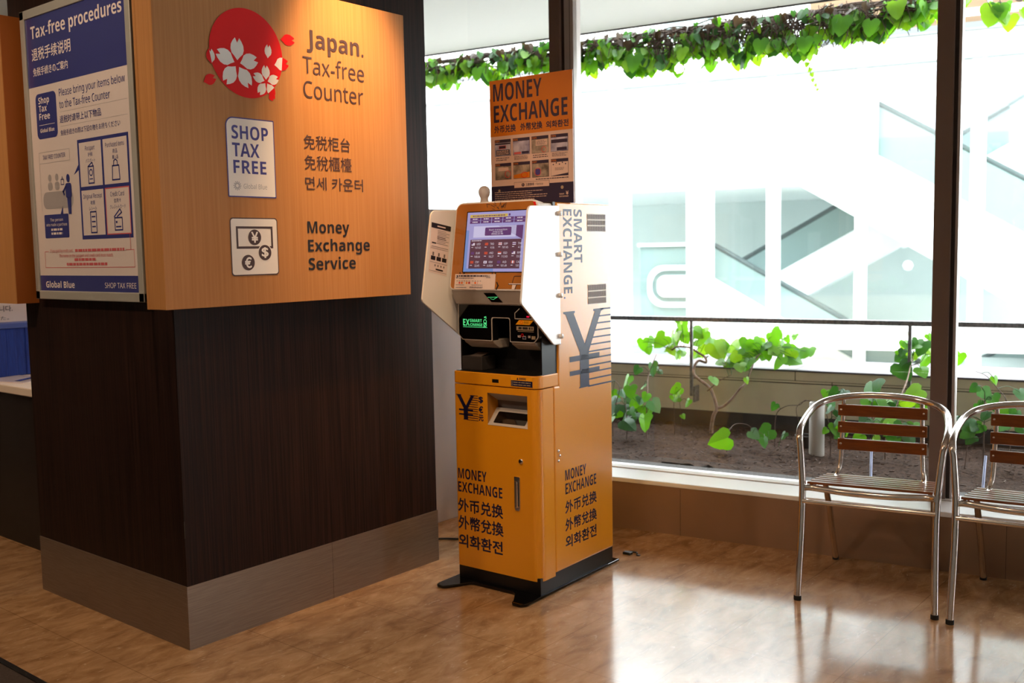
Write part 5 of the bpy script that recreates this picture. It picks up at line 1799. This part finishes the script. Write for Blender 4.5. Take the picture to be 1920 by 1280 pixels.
for (ua, ub) in ((2.42, 2.60), (1.435, 1.69), (0.695, 0.802), (-0.22, -0.115), (-1.35, -1.21), (-2.4, -2.28), (3.5, 3.65), (4.9, 5.05)):
    o = fobj(MB().box((-0.08, ua, -4), (0.22, ub, 3.3), M_OUTWHITE, 0.01), 'facade_column')
    tag(o, None, None, None, 'structure')
    o.name = 'pillar_court'


def escalator(label, p0, p1, thick, rail, depth0, depth1, mside, name='escalator'):
    """inclined escalator seen from the side: white cladding, glass balustrade, handrail; p = (u, z) of the top edge of the cladding"""
    root = thing(name, label, 'escalator', (FO.x, FO.y, 0), FR, 'escalators across the court')
    S = Plane((0, 0, 0), (0, -1, 0), (0, 0, 1))           # normal faces the viewer (-x); u axis is -y
    (a0, z0), (a1, z1) = p0, p1
    b = MB()
    b.prism([(-a0, z0-thick), (-a1, z1-thick), (-a1, z1), (-a0, z0)], S, -depth1, -depth0, mside, 0.01, 1)
    b.build('cladding', root)
    b = MB()
    b.prism([(-a0, z0), (-a1, z1), (-a1, z1+rail), (-a0, z0+rail)], S, -depth0-0.06, -depth0-0.04, M_OUTBLUE)
    b.build('balustrade', root)
    b = MB()
    b.tube([(depth0+0.05, a0, z0+rail), (depth0+0.05, a1, z1+rail)], 0.03, M_OUTDARK, 8)
    b.build('handrail', root)
    return root


escalator('wide white escalator descending to the right across the court, topmost of the white ramps', (2.1, 3.78), (-3.2, 0.57), 0.80, 0.55, 0.45, 1.5, M_OUTWHITE)
escalator('white escalator ascending to the right behind the wide descending one', (1.5, 0.74), (-1.6, 2.49), 0.50, 0.42, 1.75, 2.7, M_OUTWHITE)
escalator('white escalator descending to the right just above the handrail of the planter', (1.50, 1.0186), (-1.2, -0.55), 0.50, 0.38, 0.35, 1.2, M_OUTWHITE)
escalator('pale escalator rising to the right beyond the dark mullion', (-0.4, 1.85), (-3.4, 3.62), 0.55, 0.5, 2.9, 3.8, M_OUTWHITE)
escalator('lower pale escalator rising to the right below the court beam', (-0.6, -0.8), (-3.6, 0.98), 0.5, 0.35, 1.6, 2.6, M_OUTWHITE)

o = fobj(MB().lathe([(0.0, -0.055), (0.035, -0.043), (0.055, 0), (0.035, 0.043), (0.0, 0.055)], M_OUTWHITE, 20, Matrix.Translation((0.4, -0.62, 1.13))), 'globe_lamp')
tag(o, 'small round white globe lamp hanging below the wide white escalator', 'lamp')
b = MB()
LO = Plane((0.42, 0, 0), (0, -1, 0), (0, 0, 1))
b.ring(rect(-2.30, 0.66, -1.55, 1.16, 0.2, 8), rect(-2.24, 0.72, -1.61, 1.10, 0.17, 8), LO, M_OUTWHITE, 1)
b.prism(rect(-2.18, 0.78, -1.75, 1.04, 0.1, 8), LO, -0.02, 0.0, M_OUTWHITE)
b.prism(rect(-2.42, 1.385, -1.54, 1.425), LO, -0.03, 0.0, M_OUTWHITE)
b.prism(rect(-2.40, 0.45, -1.54, 1.39), LO, -0.06, -0.05, M_OUTBLUE)
o = fobj(b, 'court_balustrade')
tag(o, 'pale glass balustrade with a rounded white panel at the left of the court', 'balustrade')
b = MB().add([(0.02, -4.2, 0.5), (0.02, 12, 0.5), (0.02, 12, 3.19), (0.02, -4.2, 3.19)], [(0, 1, 2, 3)], M_GLASSF)
o = fobj(b, 'window_court')
tag(o, None, None, None, 'structure')
o = MB().add([(4, -30, -4), (45, -30, -4), (45, 45, -4), (4, 45, -4)], [(0, 1, 2, 3)], M_OUTGROUND).build('ground_court')
struct(o)
